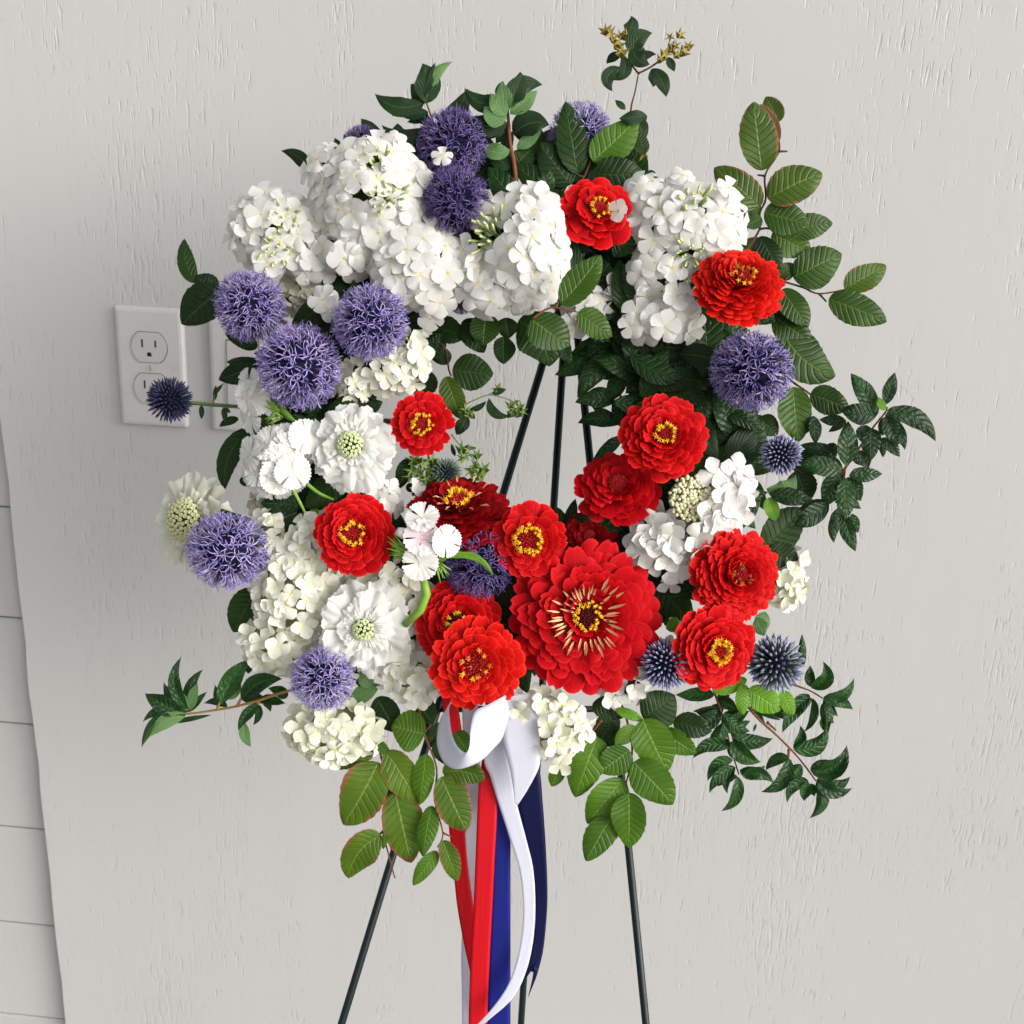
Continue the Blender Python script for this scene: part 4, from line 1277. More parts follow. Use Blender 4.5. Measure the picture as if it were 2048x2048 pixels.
sprig('dark leaf tip standing in the lower right of the opening', 'leaf', .735, [('E', [(1200, 1420), (1190, 1380)])], [('E',1195,1390,1130,1275,60),('E',1190,1395,1245,1235,66),('E',1290,1500,1305,1390,50,'bright')], GREENL, group=SG, kind='lance')

# left side
sprig('jagged dark leaves at the far left beside the uppermost left thistle', 'leafy sprig', .735,
  [('A', [(760, 1700), (660, 1620), (590, 1580), (530, 1530)])],
  [('A',530,1560,466,1318,100,'beechd',-.1),('A',640,1640,530,1520,150,'beechd'),('A',680,1590,450,1790,225,'beechd')], BARK, group=SG, kind='beechd')
sprig('dark leaves behind the light switch side of the wreath below the upper thistles', 'leafy sprig', .737,
  [('D', [(960, 520), (900, 470), (860, 420)]), ('D', [(960, 900), (880, 850), (820, 830)])],
  [('D',870,400,690,320,95),('D',870,490,655,578,135),('D',900,500,700,480,80),('D',765,795,660,838,48,'beechd',.1),('D',830,850,690,1185,125,None,.15),('D',770,1130,850,1150,60),('D',1290,700,1110,860,160),('D',1250,600,1150,760,130),('D',1310,670,1385,550,85,'bright'),('D',1440,760,1560,700,80)],
  BARK, group=SG, kind='beechd')
sprig('rounded dark leaf behind the lower left thistle', 'leaf', .722, [('D', [(1010, 1470), (960, 1430)])], [('D',965,1435,670,1290,175,None,-.2)], GREENL, group=SG, kind='beechd')
sprig('drooping leaf with small insect holes below the lower left thistle', 'leaf', .728, [('G', [(760, 300), (720, 350)])], [('G',722,352,598,592,200,None,0,.2)], GREENL, group=SG, kind='beechd')
sprig('grassy green blades left of the left large zinnia', 'leaf', .716, [('D', [(1190, 1560), (1180, 1480)])], [('D',1175,1520,1190,1215,58)], GREENL, group=SG, kind='bright')
sprig('tan stemmed sprig with pale leaf undersides reaching out at the lower left', 'leafy sprig', .722,
  [('G', [(960, 900), (850, 930), (740, 968), (620, 1000), (510, 1020), (350, 1042), (262, 1036)]), ('G', [(740, 968), (720, 1010), (660, 1080)]), ('G', [(620, 1000), (640, 960), (680, 920)]), ('G', [(510, 1020), (520, 985), (560, 930)])],
  [('G',270,1092,480,1048,34),('G',750,955,885,985,66),('G',900,925,790,900,66),('G',565,1002,436,985,52,None,.15),('G',515,1005,498,883,52),('G',350,1030,250,950,70),('G',330,1022,215,880,66),('G',680,820,690,722,52),
   ('G',350,1030,400,870,60,'pale'),('G',350,1032,430,798,80,None,-.15),('G',345,1025,270,880,60,'pale'),('G',348,1015,312,728,86,None,-.22),('G',300,1032,110,930,130,None,-.08),('G',275,1035,98,1088,62,None,.2),('G',340,1045,130,1170,80,'pale',.1),('G',335,1050,92,1228,92,None,.22),
   ('G',560,960,640,870,80,'pale'),('G',535,985,700,745,130,None,-.12),('G',645,965,868,850,125,None,-.16),('G',655,1085,695,1224,62,'pale',.1),('G',735,990,625,1135,72,None,.1)],
  BARKT, srad=3.4, group=SG, kind='curl')

# bottom beech branches
sprig('hanging beech branch with browning leaves at the bottom left above the easel leg', 'beech branch', .715,
  [('G', [(1380, 1080), (1400, 1160), (1415, 1290), (1475, 1440), (1455, 1580), (1425, 1690), (1450, 1800), (1490, 1950)]), ('G', [(1400, 1200), (1440, 1260)]), ('G', [(1425, 1690), (1385, 1725)])],
  [('G',1130,1322,1390,1255,115,'beech'),('G',1390,950,1500,1145,160,'beechd'),('G',1350,1150,1480,1300,60,'beech'),('G',1480,1440,1440,1560,110,'beechd'),('G',1440,1250,1625,1545,195,'beechb'),('G',1400,1310,1205,1655,262,'beechb',-.05,.15),('G',1492,1470,1580,1865,235,'beechb',0,.12),
   ('G',1415,1715,1235,1950,190,'beechb',.15),('G',1440,1690,1425,1790,40)], BARKR, group='beech branches in the wreath')
sprig('hanging beech branch of smaller leaves just left of the red ribbon', 'beech branch', .712,
  [('G', [(1620, 1000), (1650, 1150), (1720, 1340), (1708, 1520), (1755, 1700), (1725, 1780)]), ('G', [(1755, 1700), (1800, 1720)]), ('G', [(1650, 1150), (1690, 1100)])],
  [('H',310,1090,350,950,75,'beechd'),('G',1605,960,1700,1095,155,'beechd'),('G',1720,1180,1790,1330,110,'beechd'),('H',440,1000,515,1120,110),('G',1660,1265,1625,1545,125,'beech'),('G',1655,1155,1470,1110,228,'beech'),('H',372,1225,608,1268,150,'beechb',-.1),
   ('G',1697,1550,1645,1830,112,'beech'),('G',1745,1390,1885,1690,205,'beechb',0,.1),('G',1722,1800,1590,1990,95,'beech'),('G',1755,1740,1835,1965,112,'beechb')], BARKR, srad=2.4, group='beech branches in the wreath')
sprig('hanging beech branch of fresh green leaves at the bottom right above the easel leg', 'beech branch', .712,
  [('H', [(1380, 900), (1412, 1030), (1418, 1130), (1385, 1290), (1312, 1470)]), ('H', [(1385, 1290), (1402, 1345)]), ('H', [(1250, 940), (1200, 1005)])],
  [('H',1200,850,1395,905,135,'beechd'),('H',1240,1010,1340,900,125,'beechd'),('H',1310,950,1220,1090,160,'beechd'),('H',1645,950,1860,1000,140,'beechd'),('H',1580,1000,1775,1125,135),('H',1480,930,1655,800,225,'beechd'),('H',1330,880,1480,940,60,'bright'),
   ('H',1020,1205,975,1305,85,'beech'),('H',1230,1030,1105,1365,205),('H',1370,1265,1170,1510,190),('H',1480,935,1615,1225,228),('H',1435,972,1325,1075,95),('H',1405,1105,1240,1225,175),('H',1428,1170,1645,1405,215),
   ('H',1320,1450,1165,1718,172,'beech'),('H',1402,1340,1400,1645,195,'beech')], BARKR, group='beech branches in the wreath')
# bottom right curly sprigs
sprig('inner curly leaved sprig with a red brown stem hanging at the bottom right', 'leafy sprig', .722,
  [('I', [(740, 700), (775, 800), (830, 970), (862, 1100), (905, 1240)])],
  [('I',770,800,555,800,95),('I',785,820,900,880,85),('I',800,850,735,940,75),('I',800,880,650,890,55),('I',840,960,960,890,70),('I',870,1055,1025,1170,115,None,.15),('I',865,1030,1092,1040,105,None,.12),('I',795,880,630,955,115,None,-.2),('I',822,900,965,1000,115,None,.15),
   ('I',820,950,718,1112,100,None,-.12),('I',852,1090,652,1150,95,None,.22),('I',872,1160,732,1275,85,None,.2),('I',885,1200,742,1342,80,None,.15),('I',910,1215,1050,1190,90,None,.2),('I',930,1245,1095,1285,85,None,-.2),('I',895,1250,808,1440,82,None,-.22)],
  BARKR, srad=2.6, group=SG, kind='curl', lift=.0009)
sprig('outer curly leaved sprig with a long red stem slanting out at the bottom right', 'leafy sprig', .718,
  [('I', [(900, 780), (960, 870), (1020, 940), (1110, 1020), (1200, 1110), (1260, 1180), (1330, 1275)]), ('I', [(1180, 1100), (1178, 1160)]), ('I', [(1060, 950), (1110, 995)])],
  [('I',970,850,1135,940,75),('I',1110,860,1175,935,85),('I',1000,960,985,1005,18),('I',1182,1150,1028,1335,100,None,-.22),('I',1242,1180,1125,1280,105,None,-.15),('I',1205,1095,1395,975,115,None,.25),('I',1290,1285,1172,1395,75,None,.28),
   ('I',1300,1290,1265,1385,85,'curl',.1),('I',1300,1215,1500,1078,130,None,.3),('I',1335,1265,1520,1250,95,None,.28),('I',1335,1275,1530,1315,90,None,.22),('I',1340,1290,1295,1480,85,None,-.25)],
  BARKR, srad=3.0, group=SG, kind='curl', lift=.0009)
sprig('short curly sprig just right of the lower right steel thistle', 'leafy sprig', .716,
  [('I', [(1200, 740), (1240, 755), (1300, 778), (1370, 820)])],
  [('I',1260,640,1253,462,55),('I',1295,800,1200,930,92,None,.1),('I',1310,820,1145,1010,95,None,.12),('I',1380,920,1400,1010,70,None,.1),('I',1370,840,1380,1000,90,None,-.1),('I',1300,755,1370,615,100,None,.38),('I',1372,812,1540,708,78,None,.25),('I',1370,825,1535,880,92,None,-.12)],
  BARKR, srad=2.4, group=SG, kind='curl')
sprig('fresh light green leaves under the lower right zinnia', 'leafy sprig', .708,
  [('I', [(900, 700), (950, 760), (1000, 800)])],
  [('I',1000,375,1045,475,85,'pale'),('I',760,780,950,715,95),('I',1140,775,1205,912,85),('I',925,740,925,910,82),('I',955,770,1135,885,150),('I',520,450,560,370,70)], GREENL, group=SG, kind='bright')
sprig('pale lime leaves between the lower left thistle and the cream hydrangea', 'leafy sprig', .716,
  [('G', [(1300, 800), (1260, 870), (1230, 950)])],
  [('G',1240,970,1410,880,100,'pale'),('G',1235,985,1330,1010,60,'bright'),('G',1230,880,1330,780,66,'beechd'),('G',1290,890,1330,770,56,'beechd'),('G',1360,900,1290,800,90,'pale')], GREENL, group=SG, kind='pale')
sprig('narrow dark leaves in the gap between the largest zinnia and the right zinnias', 'leafy sprig', .725,
  [('I', [(560, 440), (530, 330), (520, 200)])],
  [('I',530,340,525,190,50,'top'),('I',560,440,620,250,60,'top'),('I',500,420,540,250,50,'beechd'),('F',480,1350,520,1420,50,'bright')], GREENL, group=SG, kind='top')

# ================================================================== white and cream heads
PG, HG = 'white phlox heads in the wreath', 'hydrangea heads in the wreath'
head('largest white phlox head, left of the two stacked thistles at the top', 'phlox', [(745, 395, 132, 130, 92), (835, 530, 108, 100, 74), (660, 350, 62, 66, 60), (690, 500, 70, 60, 50)], 'phlox', 33, 'phlox_head', .712, 0, .05, PG,
     gaps=[(772, 425, 27), (757, 350, 12)], seed=1, extra=[(883, 612, 34, .2, -.5), (862, 640, 12, -.2, -.8, .8), (900, 560, 60, .1, 0), (790, 283, 20, .1, .5, .8)])
head('white phlox head at the upper left edge, above the leftmost thistles', 'phlox', [(560, 468, 112, 90, 62), (500, 470, 56, 88, 40), (615, 520, 62, 56, 40)], 'phlox', 32, 'phlox_head', .722, -.1, .1, PG, gaps=[(575, 462, 20), (560, 512, 12)], seed=2,
     extra=[(548, 535, 50, 0, -.3), (640, 520, 38, .3, -.2, .9), (540, 395, 35, -.1, .7)])
head('white phlox head in the top centre between the thistles and the top zinnia', 'phlox', [(1050, 498, 104, 138, 86), (985, 585, 76, 58, 48), (950, 545, 40, 60, 36)], 'phlox', 35, 'phlox_head', .706, .05, 0, PG, gaps=[(975, 478, 26)], seed=3,
     extra=[(928, 505, 22, -.5, 0, .9), (920, 550, 20, -.4, -.2, .9), (958, 440, 40, -.5, .2, .9)])
head('white phlox head at the upper right beside the beech branch', 'phlox', [(1372, 452, 130, 104, 70), (1322, 550, 78, 80, 52), (1295, 405, 66, 62, 50)], 'phlox', 33, 'phlox_head', .716, 0, .05, PG, gaps=[(1388, 430, 26), (1362, 520, 20), (1340, 570, 20)], seed=4,
     extra=[(1445, 395, 60, .6, .5, .8), (1360, 360, 30, .1, .8, .8), (1300, 375, 35, -.2, .7, .8), (1228, 447, 85, -.9, -.1, .7), (1430, 480, 60, .3, 0)])
head('lower small white phlox bunch hanging beside the upper right zinnia', 'phlox', [(1345, 638, 66, 52, 36), (1290, 645, 50, 48, 28)], 'phlox', 33, 'phlox_head', .712, 0, -.1, PG, gaps=[], seed=5, extra=[(1375, 668, 10, .3, -.8, .9), (1350, 600, 34, .1, .2), (1325, 660, 40, 0, -.1), (1260, 655, 20, -.3, -.1, .8)])
head('loose white florets half hidden behind the light green beech leaves', 'phlox', [(1180, 605, 62, 50, 30)], 'phlox', 32, 'phlox_head', .728, 0, 0, PG, seed=6, extra=[(1240, 570, 20, .3, .2), (1150, 650, 5, 0, -.6)])
head('single white phlox floret standing between the two upper left thistles', 'phlox', [(655, 612, 34, 34, 14)], 'phlox', 32, 'phlox_head', .708, 0, 0, PG, seed=7, buds=False, extra=[(650, 605, 26, -.3, .2, 1.0), (668, 625, 18, .5, .1, .8)])
head('little white phlox floret in front of the dusky top thistle', 'phlox', [(888, 318, 14, 14, 8)], 'phlox', 22, 'phlox_head', .682, 0, .3, PG, seed=8, buds=False, extra=[(885, 315, 12, 0, .4, 1.0)])
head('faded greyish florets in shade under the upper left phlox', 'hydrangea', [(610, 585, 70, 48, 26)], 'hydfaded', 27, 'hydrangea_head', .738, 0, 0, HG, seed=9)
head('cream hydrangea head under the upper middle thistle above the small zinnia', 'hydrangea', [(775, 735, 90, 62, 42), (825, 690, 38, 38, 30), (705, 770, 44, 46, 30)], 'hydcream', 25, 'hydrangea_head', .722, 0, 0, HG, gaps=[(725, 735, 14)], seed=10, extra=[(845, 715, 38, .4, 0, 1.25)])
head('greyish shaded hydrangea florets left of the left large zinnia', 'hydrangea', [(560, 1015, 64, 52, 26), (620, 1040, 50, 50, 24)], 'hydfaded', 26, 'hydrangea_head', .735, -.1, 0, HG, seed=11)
head('small white hydrangea florets between the double pincushion bloom and the left zinnia', 'hydrangea', [(768, 1002, 40, 46, 26), (820, 975, 26, 26, 14)], 'hydwhite', 24, 'hydrangea_head', .722, 0, 0, HG, seed=12, extra=[(757, 985, 30, 0, .2)])
head('broad cream hydrangea mass at the lower left, right of the lower left thistle', 'hydrangea', [(592, 1180, 96, 118, 70), (555, 1285, 82, 70, 50), (645, 1090, 80, 76, 52), (540, 1080, 44, 66, 34), (660, 1330, 70, 60, 40)], 'hydcream', 27, 'hydrangea_head', .718, -.1, 0, HG, gaps=[(612, 1168, 12), (640, 1150, 10)], seed=13, lightcore=True)
head('cream hydrangea head below the left large zinnia', 'hydrangea', [(765, 1170, 88, 64, 44), (835, 1215, 66, 66, 36)], 'hydcream', 29, 'hydrangea_head', .722, 0, .1, HG, seed=14, gaps=[(690, 1150, 10)], lightcore=True)
head('cream hydrangea head to the left of the white bow loop under the pincushion flower', 'hydrangea', [(830, 1350, 74, 60, 40), (790, 1300, 64, 56, 36)], 'hydcream', 29, 'hydrangea_head', .712, .05, -.1, HG, seed=15, lightcore=True, extra=[(842, 1395, 16, .1, -.6)])
head('lime cream hydrangea head hanging at the bottom left under the lowest thistle', 'hydrangea', [(668, 1460, 106, 72, 54)], 'hydlime', 28, 'hydrangea_head', .712, 0, -.05, HG, gaps=[(685, 1425, 17)], seed=16, lightcore=True, extra=[(590, 1475, 12, -.6, -.1, .8), (668, 1510, 22, 0, -.4)])
head('lime cream hydrangea head hanging right of the white bow below the largest zinnia', 'hydrangea', [(1110, 1455, 74, 72, 52), (1065, 1405, 40, 34, 34)], 'hydlime', 27, 'hydrangea_head', .700, 0, -.05, HG, gaps=[(1075, 1455, 17)], seed=17, lightcore=True, extra=[(1120, 1525, 16, 0, -.5), (1042, 1418, 34, -.3, 0)])
head('white florets just under the lower right edge of the largest zinnia', 'hydrangea', [(1250, 1375, 60, 36, 26)], 'hydwhite', 27, 'hydrangea_head', .715, .1, -.2, HG, seed=18, extra=[(1225, 1395, 18, -.1, -.3), (1345, 1250, 14, 0, .3, .7), (1335, 1285, 10, 0, 0, .7)])
head('bright white hydrangea edge behind the right zinnias against the wall', 'hydrangea', [(1566, 1165, 52, 62, 30), (1590, 1115, 26, 28, 18)], 'hydlime', 23, 'hydrangea_head', .742, .2, 0, HG, seed=19, lightcore=True)
lace = head('white lacecap hydrangea with a beaded centre right of the middle zinnias', 'hydrangea', [(1400, 1030, 96, 70, 46), (1330, 1095, 86, 52, 44), (1455, 975, 52, 52, 38)], 'hydwhite', 36, 'hydrangea_head', .706, .05, 0, HG, gaps=[(1372, 1000, 46)], seed=20, buds=False, density=1.7, lightcore=True,
     extra=[(1345, 1135, 30, 0, -.4, 1.0), (1300, 1085, 34, -.4, -.1), (1480, 985, 36, .5, 0), (1455, 1010, 44, .2, 0), (1340, 1165, 6, 0, -.8, .8), (1272, 1115, 6, -.5, -.3, .9), (1438, 1000, 52, .3, 0), (1420, 950, 50, .2, .3), (1430, 1050, 50, .2, -.2), (1385, 1075, 50, 0, -.3), (1335, 1070, 48, -.2, -.2), (1400, 1110, 40, .1, -.4), (1470, 940, 36, .4, .3), (1300, 1050, 38, -.4, .1)])
s_ = .706 / 2048
rb_ = random.Random(9)
bpts = []
for k in range(130):
    rad = 42 * math.sqrt((k + .5) / 130) + rb_.uniform(-3, 3)
    a = k * 2.39996 + rb_.uniform(-.08, .08)
    x, y = -26 + rad * math.cos(a) * 1.0, 32 + rad * math.sin(a) * 1.05
    z = 36 + 12 * math.sqrt(max(0, 1 - (rad / 62) ** 2)) + rb_.uniform(-4, 4)
    r_ = rb_.uniform(3.8, 5.2) * s_
    inst('bud', BEADS, lace, T3(x * s_, y * s_, z * s_) @ S3(r_, r_, r_ * 1.1))
inst('stalks', WCORE_ME, lace, T3(-26 * s_, 32 * s_, 14 * s_) @ S3(40 * s_, 40 * s_, 22 * s_))
head('far white florets peeping out between the lacecap hydrangea and bright green leaf', 'hydrangea', [(1470, 890, 26, 40, 18)], 'hydwhite', 24, 'hydrangea_head', .734, .3, 0, HG, seed=21, lightcore=True)

DG = 'white dianthus heads in the wreath'
head('rounded white dianthus head left of the double pincushion bloom', 'dianthus', [(570, 900, 68, 54, 44), (545, 955, 66, 44, 34)], 'dia', 35, 'dianthus_head', .706, 0, 0, DG, seed=22, density=1.25, extra=[(595, 945, 44, .1, -.1), (505, 910, 20, -.9, 0), (620, 875, 36, .4, .2)])
t = head('side facing white dianthus head at the left edge below the thistles', 'dianthus', [(503, 800, 32, 54, 24)], 'dia', 33, 'dianthus_head', .716, -.7, 0, DG, seed=23, extra=[(500, 770, 18, -.9, .3), (505, 835, 14, -.9, -.3)])
inv = t.matrix_world.inverted() if False else frame(503, 800, .716).inverted()
bracts(t, inv, .712, [('D', 990 + R.uniform(-20, 20), 770 + R.uniform(-25, 25), 915 + R.uniform(-10, 35), 660 + k * 15 + R.uniform(-8, 8), .0009) for k in range(13)])
bracts(t, inv, .714, [('D', 960, 720, 1050, 690, .0015), ('D', 960, 690, 1100, 830, .0022), ('D', 1000, 760, 1090, 820, .0018)])
t = head('small white dianthus cluster with a blush centre in front of the dark red zinnia', 'dianthus', [(845, 1075, 14, 14, 8)], 'dia', 36, 'dianthus_head', .672, 0, 0, DG, seed=24, buds=False, density=0.0,
     extra=[(842, 1125, 16, -.05, -.25), (893, 1082, 14, .6, -.1, .9), (845, 1035, 6, 0, .7, .95)])
floret(t, 'diapink', T3(.0001, .0002, .006) @ align((0, .2, 1)), 36 * .672 / 2048)
inv = frame(845, 1075, .672).inverted()
bracts(t, inv, .676, [('E', 330, 1540, 215 + R.uniform(-15, 30), 1430 + k * 13, .0008) for k in range(12)])
bracts(t, inv, .675, [('E', 480 + R.uniform(-10, 10), 1580, 500 + 12 * k, 1690 - k * 12 + R.uniform(-14, 14), .0007) for k in range(6)])
V, F = tube_data([inv @ P(*cv('E', 290, 1395), .672), inv @ P(*cv('E', 288, 1420), .672), inv @ P(*cv('E', 300, 1450), .674)], [.003, .0052, .002], 10)
MB().add(V, F).build('bud', PHLOX, t)
V, F = tube_data([inv @ P(*cv('G', 1645, 290), .678), inv @ P(*cv('G', 1665, 380), .68), inv @ P(*cv('G', 1630, 470), .684), inv @ P(*cv('G', 1545, 550), .690)], [.0026, .0030, .0030, .0026], 10)
MB().add(V, F).build('stem', GREENL, t)
bl = [leaf(t, Vector((0, 0, 0)), 'E', 540, 1560, 790, 1660, 40, 'bright', -.22, .3, .672), leaf(t, Vector((0, 0, 0)), 'E', 470, 1590, 620, 1530, 40, 'bright', -.1, .3, .675)]
for o_l in bl:
    o_l.matrix_basis = inv
# green stems seen on the left
t = sprig('bright green bare stems below the rounded white dianthus head', 'stem', .700, [('D', [(1055, 1165), (1095, 1240), (1132, 1312)]), ('D', [(1140, 1150), (1210, 1205), (1290, 1240)])], [('D',1215,1105,1190,1050,22,'bright')], GREENL, srad=4.2, group=SG)

scabious('double white pincushion bloom with a green honeycomb centre, left of the small zinnia', 703, 890, 94, .690, -.08, .02, seed=1, cen=.27, cells=46)
scabious('white pincushion flower with a small green centre at the lower left', 728, 1256, 98, .690, .02, -.12, seed=2, cen=.21, cells=34)
scabious('pale greenish pincushion flower at the far left edge, turned to the wall', 378, 1040, 104, .728, -.55, .05, tone='pale', seed=3, cen=.40, cells=80)

# ================================================================== thistles
puff('violet globe thistle at the upper left, leftmost of the top three', 500, 612, 79, .694, seed=1)
puff('widest violet globe thistle, lowest of the upper left trio', 598, 732, 92, .688, v=1, seed=2)
puff('violet globe thistle right of its trio under the large phlox', 741, 645, 84, .686, v=2, seed=3)
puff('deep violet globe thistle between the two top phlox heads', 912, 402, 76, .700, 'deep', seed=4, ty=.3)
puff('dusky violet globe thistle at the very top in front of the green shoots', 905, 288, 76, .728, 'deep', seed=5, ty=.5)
puff('violet thistle tip peeping out above the largest phlox head', 726, 290, 44, .738, 'deep', seed=6)
puff('violet globe thistle behind the broad leaves above the top zinnia', 1160, 272, 68, .748, seed=7, v=1, far=(1190, 420))
puff('large light violet globe thistle directly below the upper right zinnia', 1502, 742, 88, .688, seed=8)
puff('bright blue violet globe thistle at the left edge of the wreath', 455, 1102, 86, .690, seed=9, v=2, far=(600, 1060))
puff('violet globe thistle lowest on the left, on the lime hydrangea', 645, 1358, 68, .686, seed=10, v=1)
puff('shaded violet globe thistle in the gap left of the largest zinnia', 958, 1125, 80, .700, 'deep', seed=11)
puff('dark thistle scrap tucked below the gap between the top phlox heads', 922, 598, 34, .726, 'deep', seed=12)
spiky('dark navy spiky thistle bud on a bare stem in front of the wall outlet', 339, 800, 47, .712, 'navy', seed=1, far=(500, 815))
spiky('small steel blue spiky thistle bud on the right among the glossy leaves', 1562, 909, 43, .698, 'steel', seed=2, far=(1500, 900))
spiky('steel blue spiky thistle bud right below the largest zinnia', 1330, 1328, 54, .688, 'steel', seed=3)
spiky('greyish spiky thistle bud at the lower right beside the orange centred zinnia', 1551, 1326, 60, .694, 'grey', seed=4, far=(1480, 1300))
spiky('green unopened spiky thistle bud at the left edge of the opening', 893, 945, 33, .722, 'green', seed=5)
# curly leaflets on the outlet side stem
sprig('shrivelled little leaflets along the bare thistle stem beside the light switch', 'leaf', .7125, [('D', [(500, 713), (600, 718), (745, 730)]), ('D', [(625, 720), (635, 650), (680, 600)]), ('D', [(685, 730), (688, 780)])],
  [('D',560,720,560,795,30),('D',632,690,640,610,26),('D',625,660,680,600,22),('D',680,735,690,810,34),('D',690,735,720,760,22)], GREEND, srad=2.0, group=SG, kind='beechd')

# ================================================================== zinnias
zinnia('topmost red zinnia with few tousled petals between the top phlox heads', 1195, 425, 78, .10, .22, .698, 'red', 4, .62, .30, .22, ('y', 12), seed=1, jit=1.8, hole=.42)
zinnia('domed red zinnia at the upper right above the light violet thistle', 1478, 572, 96, .02, .42, .690, 'scar', 9, .34, .50, .20, ('o', 10), seed=2, hole=.34)
zinnia('red zinnia on the right rim of the opening, the upper of that pair', 1328, 874, 91, -.05, .18, .684, 'red', 6, .46, .38, .20, ('y', 14), seed=3)
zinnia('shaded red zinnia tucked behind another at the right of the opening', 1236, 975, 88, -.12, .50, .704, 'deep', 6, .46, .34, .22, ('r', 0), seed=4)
zinnia('smallest red zinnia with a yellow crown at the left of the opening', 845, 848, 66, .02, -.06, .692, 'red', 3, .42, .18, .27, ('y', 26), seed=5, hole=.5)
zinnia('full red zinnia at the left over the cream hydrangea mass', 708, 1070, 86, -.02, .06, .684, 'red', 6, .46, .30, .24, ('y', 18), seed=6, dtone='red')
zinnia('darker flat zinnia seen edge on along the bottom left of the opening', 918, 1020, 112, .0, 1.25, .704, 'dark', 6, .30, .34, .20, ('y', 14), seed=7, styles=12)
zinnia('red zinnia with a thick yellow ring at the bottom centre of the opening', 1058, 1080, 78, -.03, .02, .684, 'red', 4, .50, .14, .31, ('y', 44), seed=8, hole=.5)
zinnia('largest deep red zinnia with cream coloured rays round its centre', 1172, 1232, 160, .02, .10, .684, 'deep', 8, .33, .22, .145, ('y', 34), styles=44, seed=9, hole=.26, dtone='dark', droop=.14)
zinnia('red zinnia half covered by another at the lower left of the largest one', 917, 1245, 90, -.05, .16, .696, 'red', 5, .48, .30, .20, ('y', 10), seed=10, dtone='dark')
zinnia('lowest red zinnia, hanging over the white bow loop', 954, 1330, 98, .0, .0, .672, 'scar', 5, .40, .24, .26, ('o', 9), seed=11, hole=.34, dtone='red')
zinnia('tightly layered red zinnia on the right edge with a tiny yellow tuft', 1470, 1150, 97, .16, .03, .688, 'red', 10, .30, .46, .18, ('o', 4), seed=12, hole=.26)
zinnia('red zinnia with a yellow fringed centre between the two lower steel thistles', 1430, 1296, 93, .18, -.12, .680, 'red', 6, .46, .32, .21, ('y', 34), seed=13, dtone='red', hole=.4)
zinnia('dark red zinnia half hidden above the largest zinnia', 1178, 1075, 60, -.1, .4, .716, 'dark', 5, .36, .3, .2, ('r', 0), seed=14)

# ================================================================== ribbons
def rib_mat(name, c, c2, trans, rough=0.38, satin=0.3):
    def bld(m, n, l, b, tr):
        u, v = uvxy(n, l)
        cx = n.new('ShaderNodeCombineXYZ')
        l.new(mth(n, l, 'MULTIPLY', u, 900.0), cx.inputs[0])
        l.new(mth(n, l, 'MULTIPLY', v, 12.0), cx.inputs[1])
        wv = noise(n, l, 1.0, 2, vec=cx.outputs[0])
        ed = mth(n, l, 'ABSOLUTE', mth(n, l, 'MULTIPLY_ADD', v, 2.0, -1.0))
        hem = ramp(n, l, ed, 0.88, 0.94)
        cc = mixc(n, l, wv, c, c2)
        l.new(mixc(n, l, mth(n, l, 'MULTIPLY', hem, 0.22), cc, tuple(q * .6 for q in c)), b.inputs['Base Color'])
        cy = n.new('ShaderNodeCombineXYZ')
        l.new(mth(n, l, 'MULTIPLY', u, 7.0), cy.inputs[0])
        l.new(mth(n, l, 'MULTIPLY', v, 4.0), cy.inputs[1])
        cre = noise(n, l, 1.0, 3, vec=cy.outputs[0])
        bump(n, l, b, mth(n, l, 'ADD', mth(n, l, 'MULTIPLY', wv, 0.10), cre), 0.35, 0.0007)
    return mat(name, c, rough + .1, 0.14, trans, bld)
WR = rib_mat('white_satin', (0.78, 0.79, 0.88), (0.84, 0.85, 0.93), .42)
RR = rib_mat('red_satin', (0.52, 0.004, 0.010), (0.60, 0.008, 0.016), .12)
BR = rib_mat('blue_satin', (0.008, 0.012, 0.15), (0.012, 0.018, 0.20), .06)
NR = rib_mat('navy_satin', (0.002, 0.003, 0.032), (0.004, 0.005, 0.045), .04)
borg = P(960, 1380, .70)
bow = thing('ribbon_bow', 'red, white and blue satin ribbons tied in a bow below the lowest zinnia', 'ribbon', borg, None)
def ribbon(name, m, c, secs, label=None, sub=6, thick=.0003, bow_=0.0):
    "secs: (xl, yl, xr, yr, dep_l[, dep_r]) cross sections along the ribbon"
    rows = smooth_pts([(q[0], q[1], q[2], q[3], q[4], q[5] if len(q) > 5 else q[4]) for q in secs], sub)
    V, U, F = [], [], []
    nW = 6
    for i, (xl, yl, xr, yr, dl, dr) in enumerate(rows):
        for j in range(nW + 1):
            f = j / nW
            x, y = cv(c, xl + (xr - xl) * f, yl + (yr - yl) * f)
            d = dl + (dr - dl) * f - bow_ * math.sin(PI * f)
            V.append(P(x, y, d) - borg)
            U.append((i / (len(rows) - 1), f))
    for i in range(len(rows) - 1):
        for j in range(nW):
            o = i * (nW + 1) + j
            F.append((o, o + nW + 1, o + nW + 2, o + 1))
    o = MB().add(V, F, U).build(name, m, bow)
    md = o.modifiers.new('thickness', 'SOLIDIFY')
    md.thickness = thick
    md.offset = 0
    if label: o['label'] = label
    return o
ribbon('streamer', RR, 'J', [(905, -330, 990, -330, .722), (910, -200, 1010, -180, .716), (935, 60, 1045, 60, .712), (930, 300, 1060, 300, .716), (955, 620, 1060, 640, .722), (985, 900, 1078, 870, .724), (1010, 1150, 1112, 1130, .722), (1050, 1380, 1140, 1330, .720), (1100, 1620, 1180, 1560, .719), (1140, 1900, 1200, 1850, .719)], 'red streamer curving at the left')
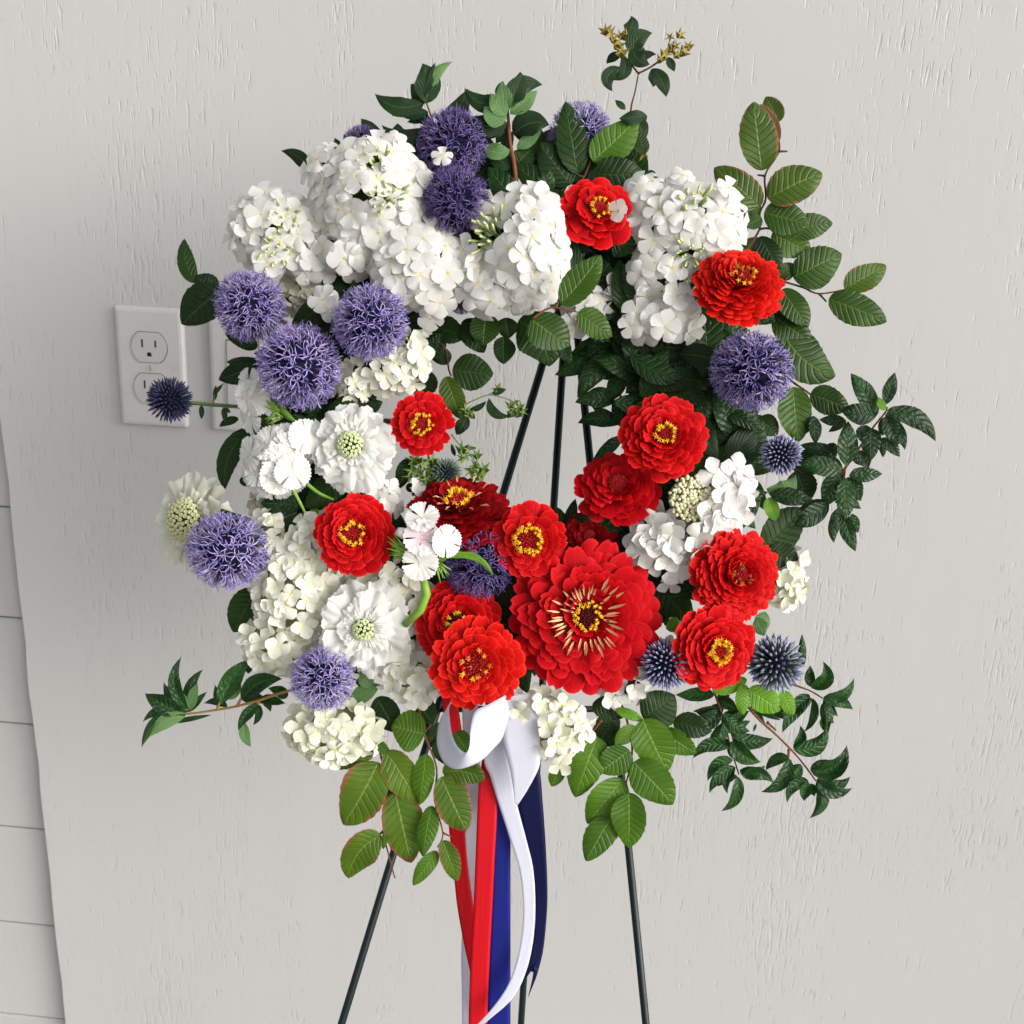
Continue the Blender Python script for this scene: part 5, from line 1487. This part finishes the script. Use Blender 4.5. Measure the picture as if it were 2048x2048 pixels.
ribbon('streamer', WR, 'J', [(1040, -200, 1150, -200, .726), (1050, 60, 1150, 60, .726), (1062, 380, 1165, 380, .728), (1058, 700, 1160, 700, .730), (1060, 1000, 1150, 1000, .730), (1045, 1300, 1140, 1300, .730), (1038, 1500, 1130, 1500, .728), (1042, 1750, 1130, 1750, .728), (1048, 2300, 1140, 2300, .728)], 'white streamer behind the red ones')
ribbon('streamer', RR, 'J', [(1180, -100, 1300, -120, .716), (1178, 150, 1300, 150, .712), (1150, 400, 1272, 420, .709), (1140, 600, 1268, 600, .708), (1130, 850, 1254, 850, .707), (1118, 1150, 1240, 1150, .707), (1098, 1500, 1222, 1500, .707), (1086, 1900, 1206, 1900, .707), (1080, 2500, 1198, 2500, .707)], 'straight red streamer')
ribbon('streamer', BR, 'J', [(1290, -100, 1400, -100, .722), (1280, 100, 1390, 120, .720), (1262, 350, 1375, 350, .717), (1255, 600, 1358, 600, .715), (1245, 850, 1356, 850, .714), (1232, 1150, 1356, 1150, .713), (1215, 1500, 1356, 1500, .713), (1202, 1900, 1356, 1900, .713), (1196, 2500, 1356, 2500, .713)], 'straight royal blue streamer')
ribbon('streamer', WR, 'J', [(1230, -120, 1400, -150, .700), (1185, 205, 1320, 100, .702), (1225, 330, 1372, 330, .705), (1270, 480, 1396, 500, .706), (1352, 735, 1460, 745, .708), (1415, 950, 1502, 930, .709), (1438, 1180, 1516, 1160, .709), (1420, 1400, 1500, 1400, .706), (1370, 1600, 1448, 1610, .702), (1290, 1755, 1365, 1765, .698), (1145, 1925, 1215, 1900, .694), (960, 2080, 1040, 2050, .690)], 'long white streamer curling across the blue one at the bottom')
ribbon('streamer', NR, 'J', [(1330, -60, 1430, -80, .722), (1340, 200, 1500, 150, .716), (1378, 430, 1545, 300, .712), (1410, 560, 1562, 480, .712), (1455, 760, 1580, 730, .714), (1500, 960, 1592, 980, .716), (1516, 1150, 1592, 1180, .717), (1500, 1400, 1568, 1440, .716), (1462, 1580, 1530, 1600, .714)], 'navy streamer bending out at the right')
ribbon('streamer_tail', NR, 'J', [(1462, 1578, 1512, 1540, .714), (1440, 1625, 1478, 1600, .7135), (1400, 1702, 1406, 1698, .713)], None, 3)
ribbon('streamer_tail', NR, 'J', [(1508, 1545, 1536, 1580, .714), (1496, 1635, 1512, 1650, .7135), (1468, 1752, 1472, 1748, .713)], None, 3)
ribbon('bow_tail', WR, 'H', [(660, 800, 860, 790, .692), (700, 940, 905, 930, .688), (705, 1040, 912, 1120, .686), (742, 1200, 905, 1200, .686), (762, 1310, 850, 1310, .688), (772, 1400, 790, 1405, .690)], 'short pointed white tail of the bow')
ribbon('bow_loop', WR, 'H', [(470, 800, 430, 815, .690), (412, 860, 400, 870, .684, .690), (412, 940, 355, 950, .676, .690), (425, 1020, 342, 1065, .668, .684), (455, 1085, 372, 1160, .661, .672), (500, 1118, 430, 1207, .656, .662), (522, 1080, 505, 1200, .655, .657), (528, 980, 590, 1160, .657, .658), (555, 890, 655, 1095, .661), (630, 850, 705, 1032, .666), (720, 800, 745, 900, .674)], 'white loop of the bow', 8)
# knot behind the lowest zinnia
V, F = tube_data([P(935, 1365, .700) - borg, P(965, 1372, .694) - borg, P(1005, 1368, .700) - borg], [.009, .0115, .009], 12)
MB().add(V, F).build('knot', WR, bow)
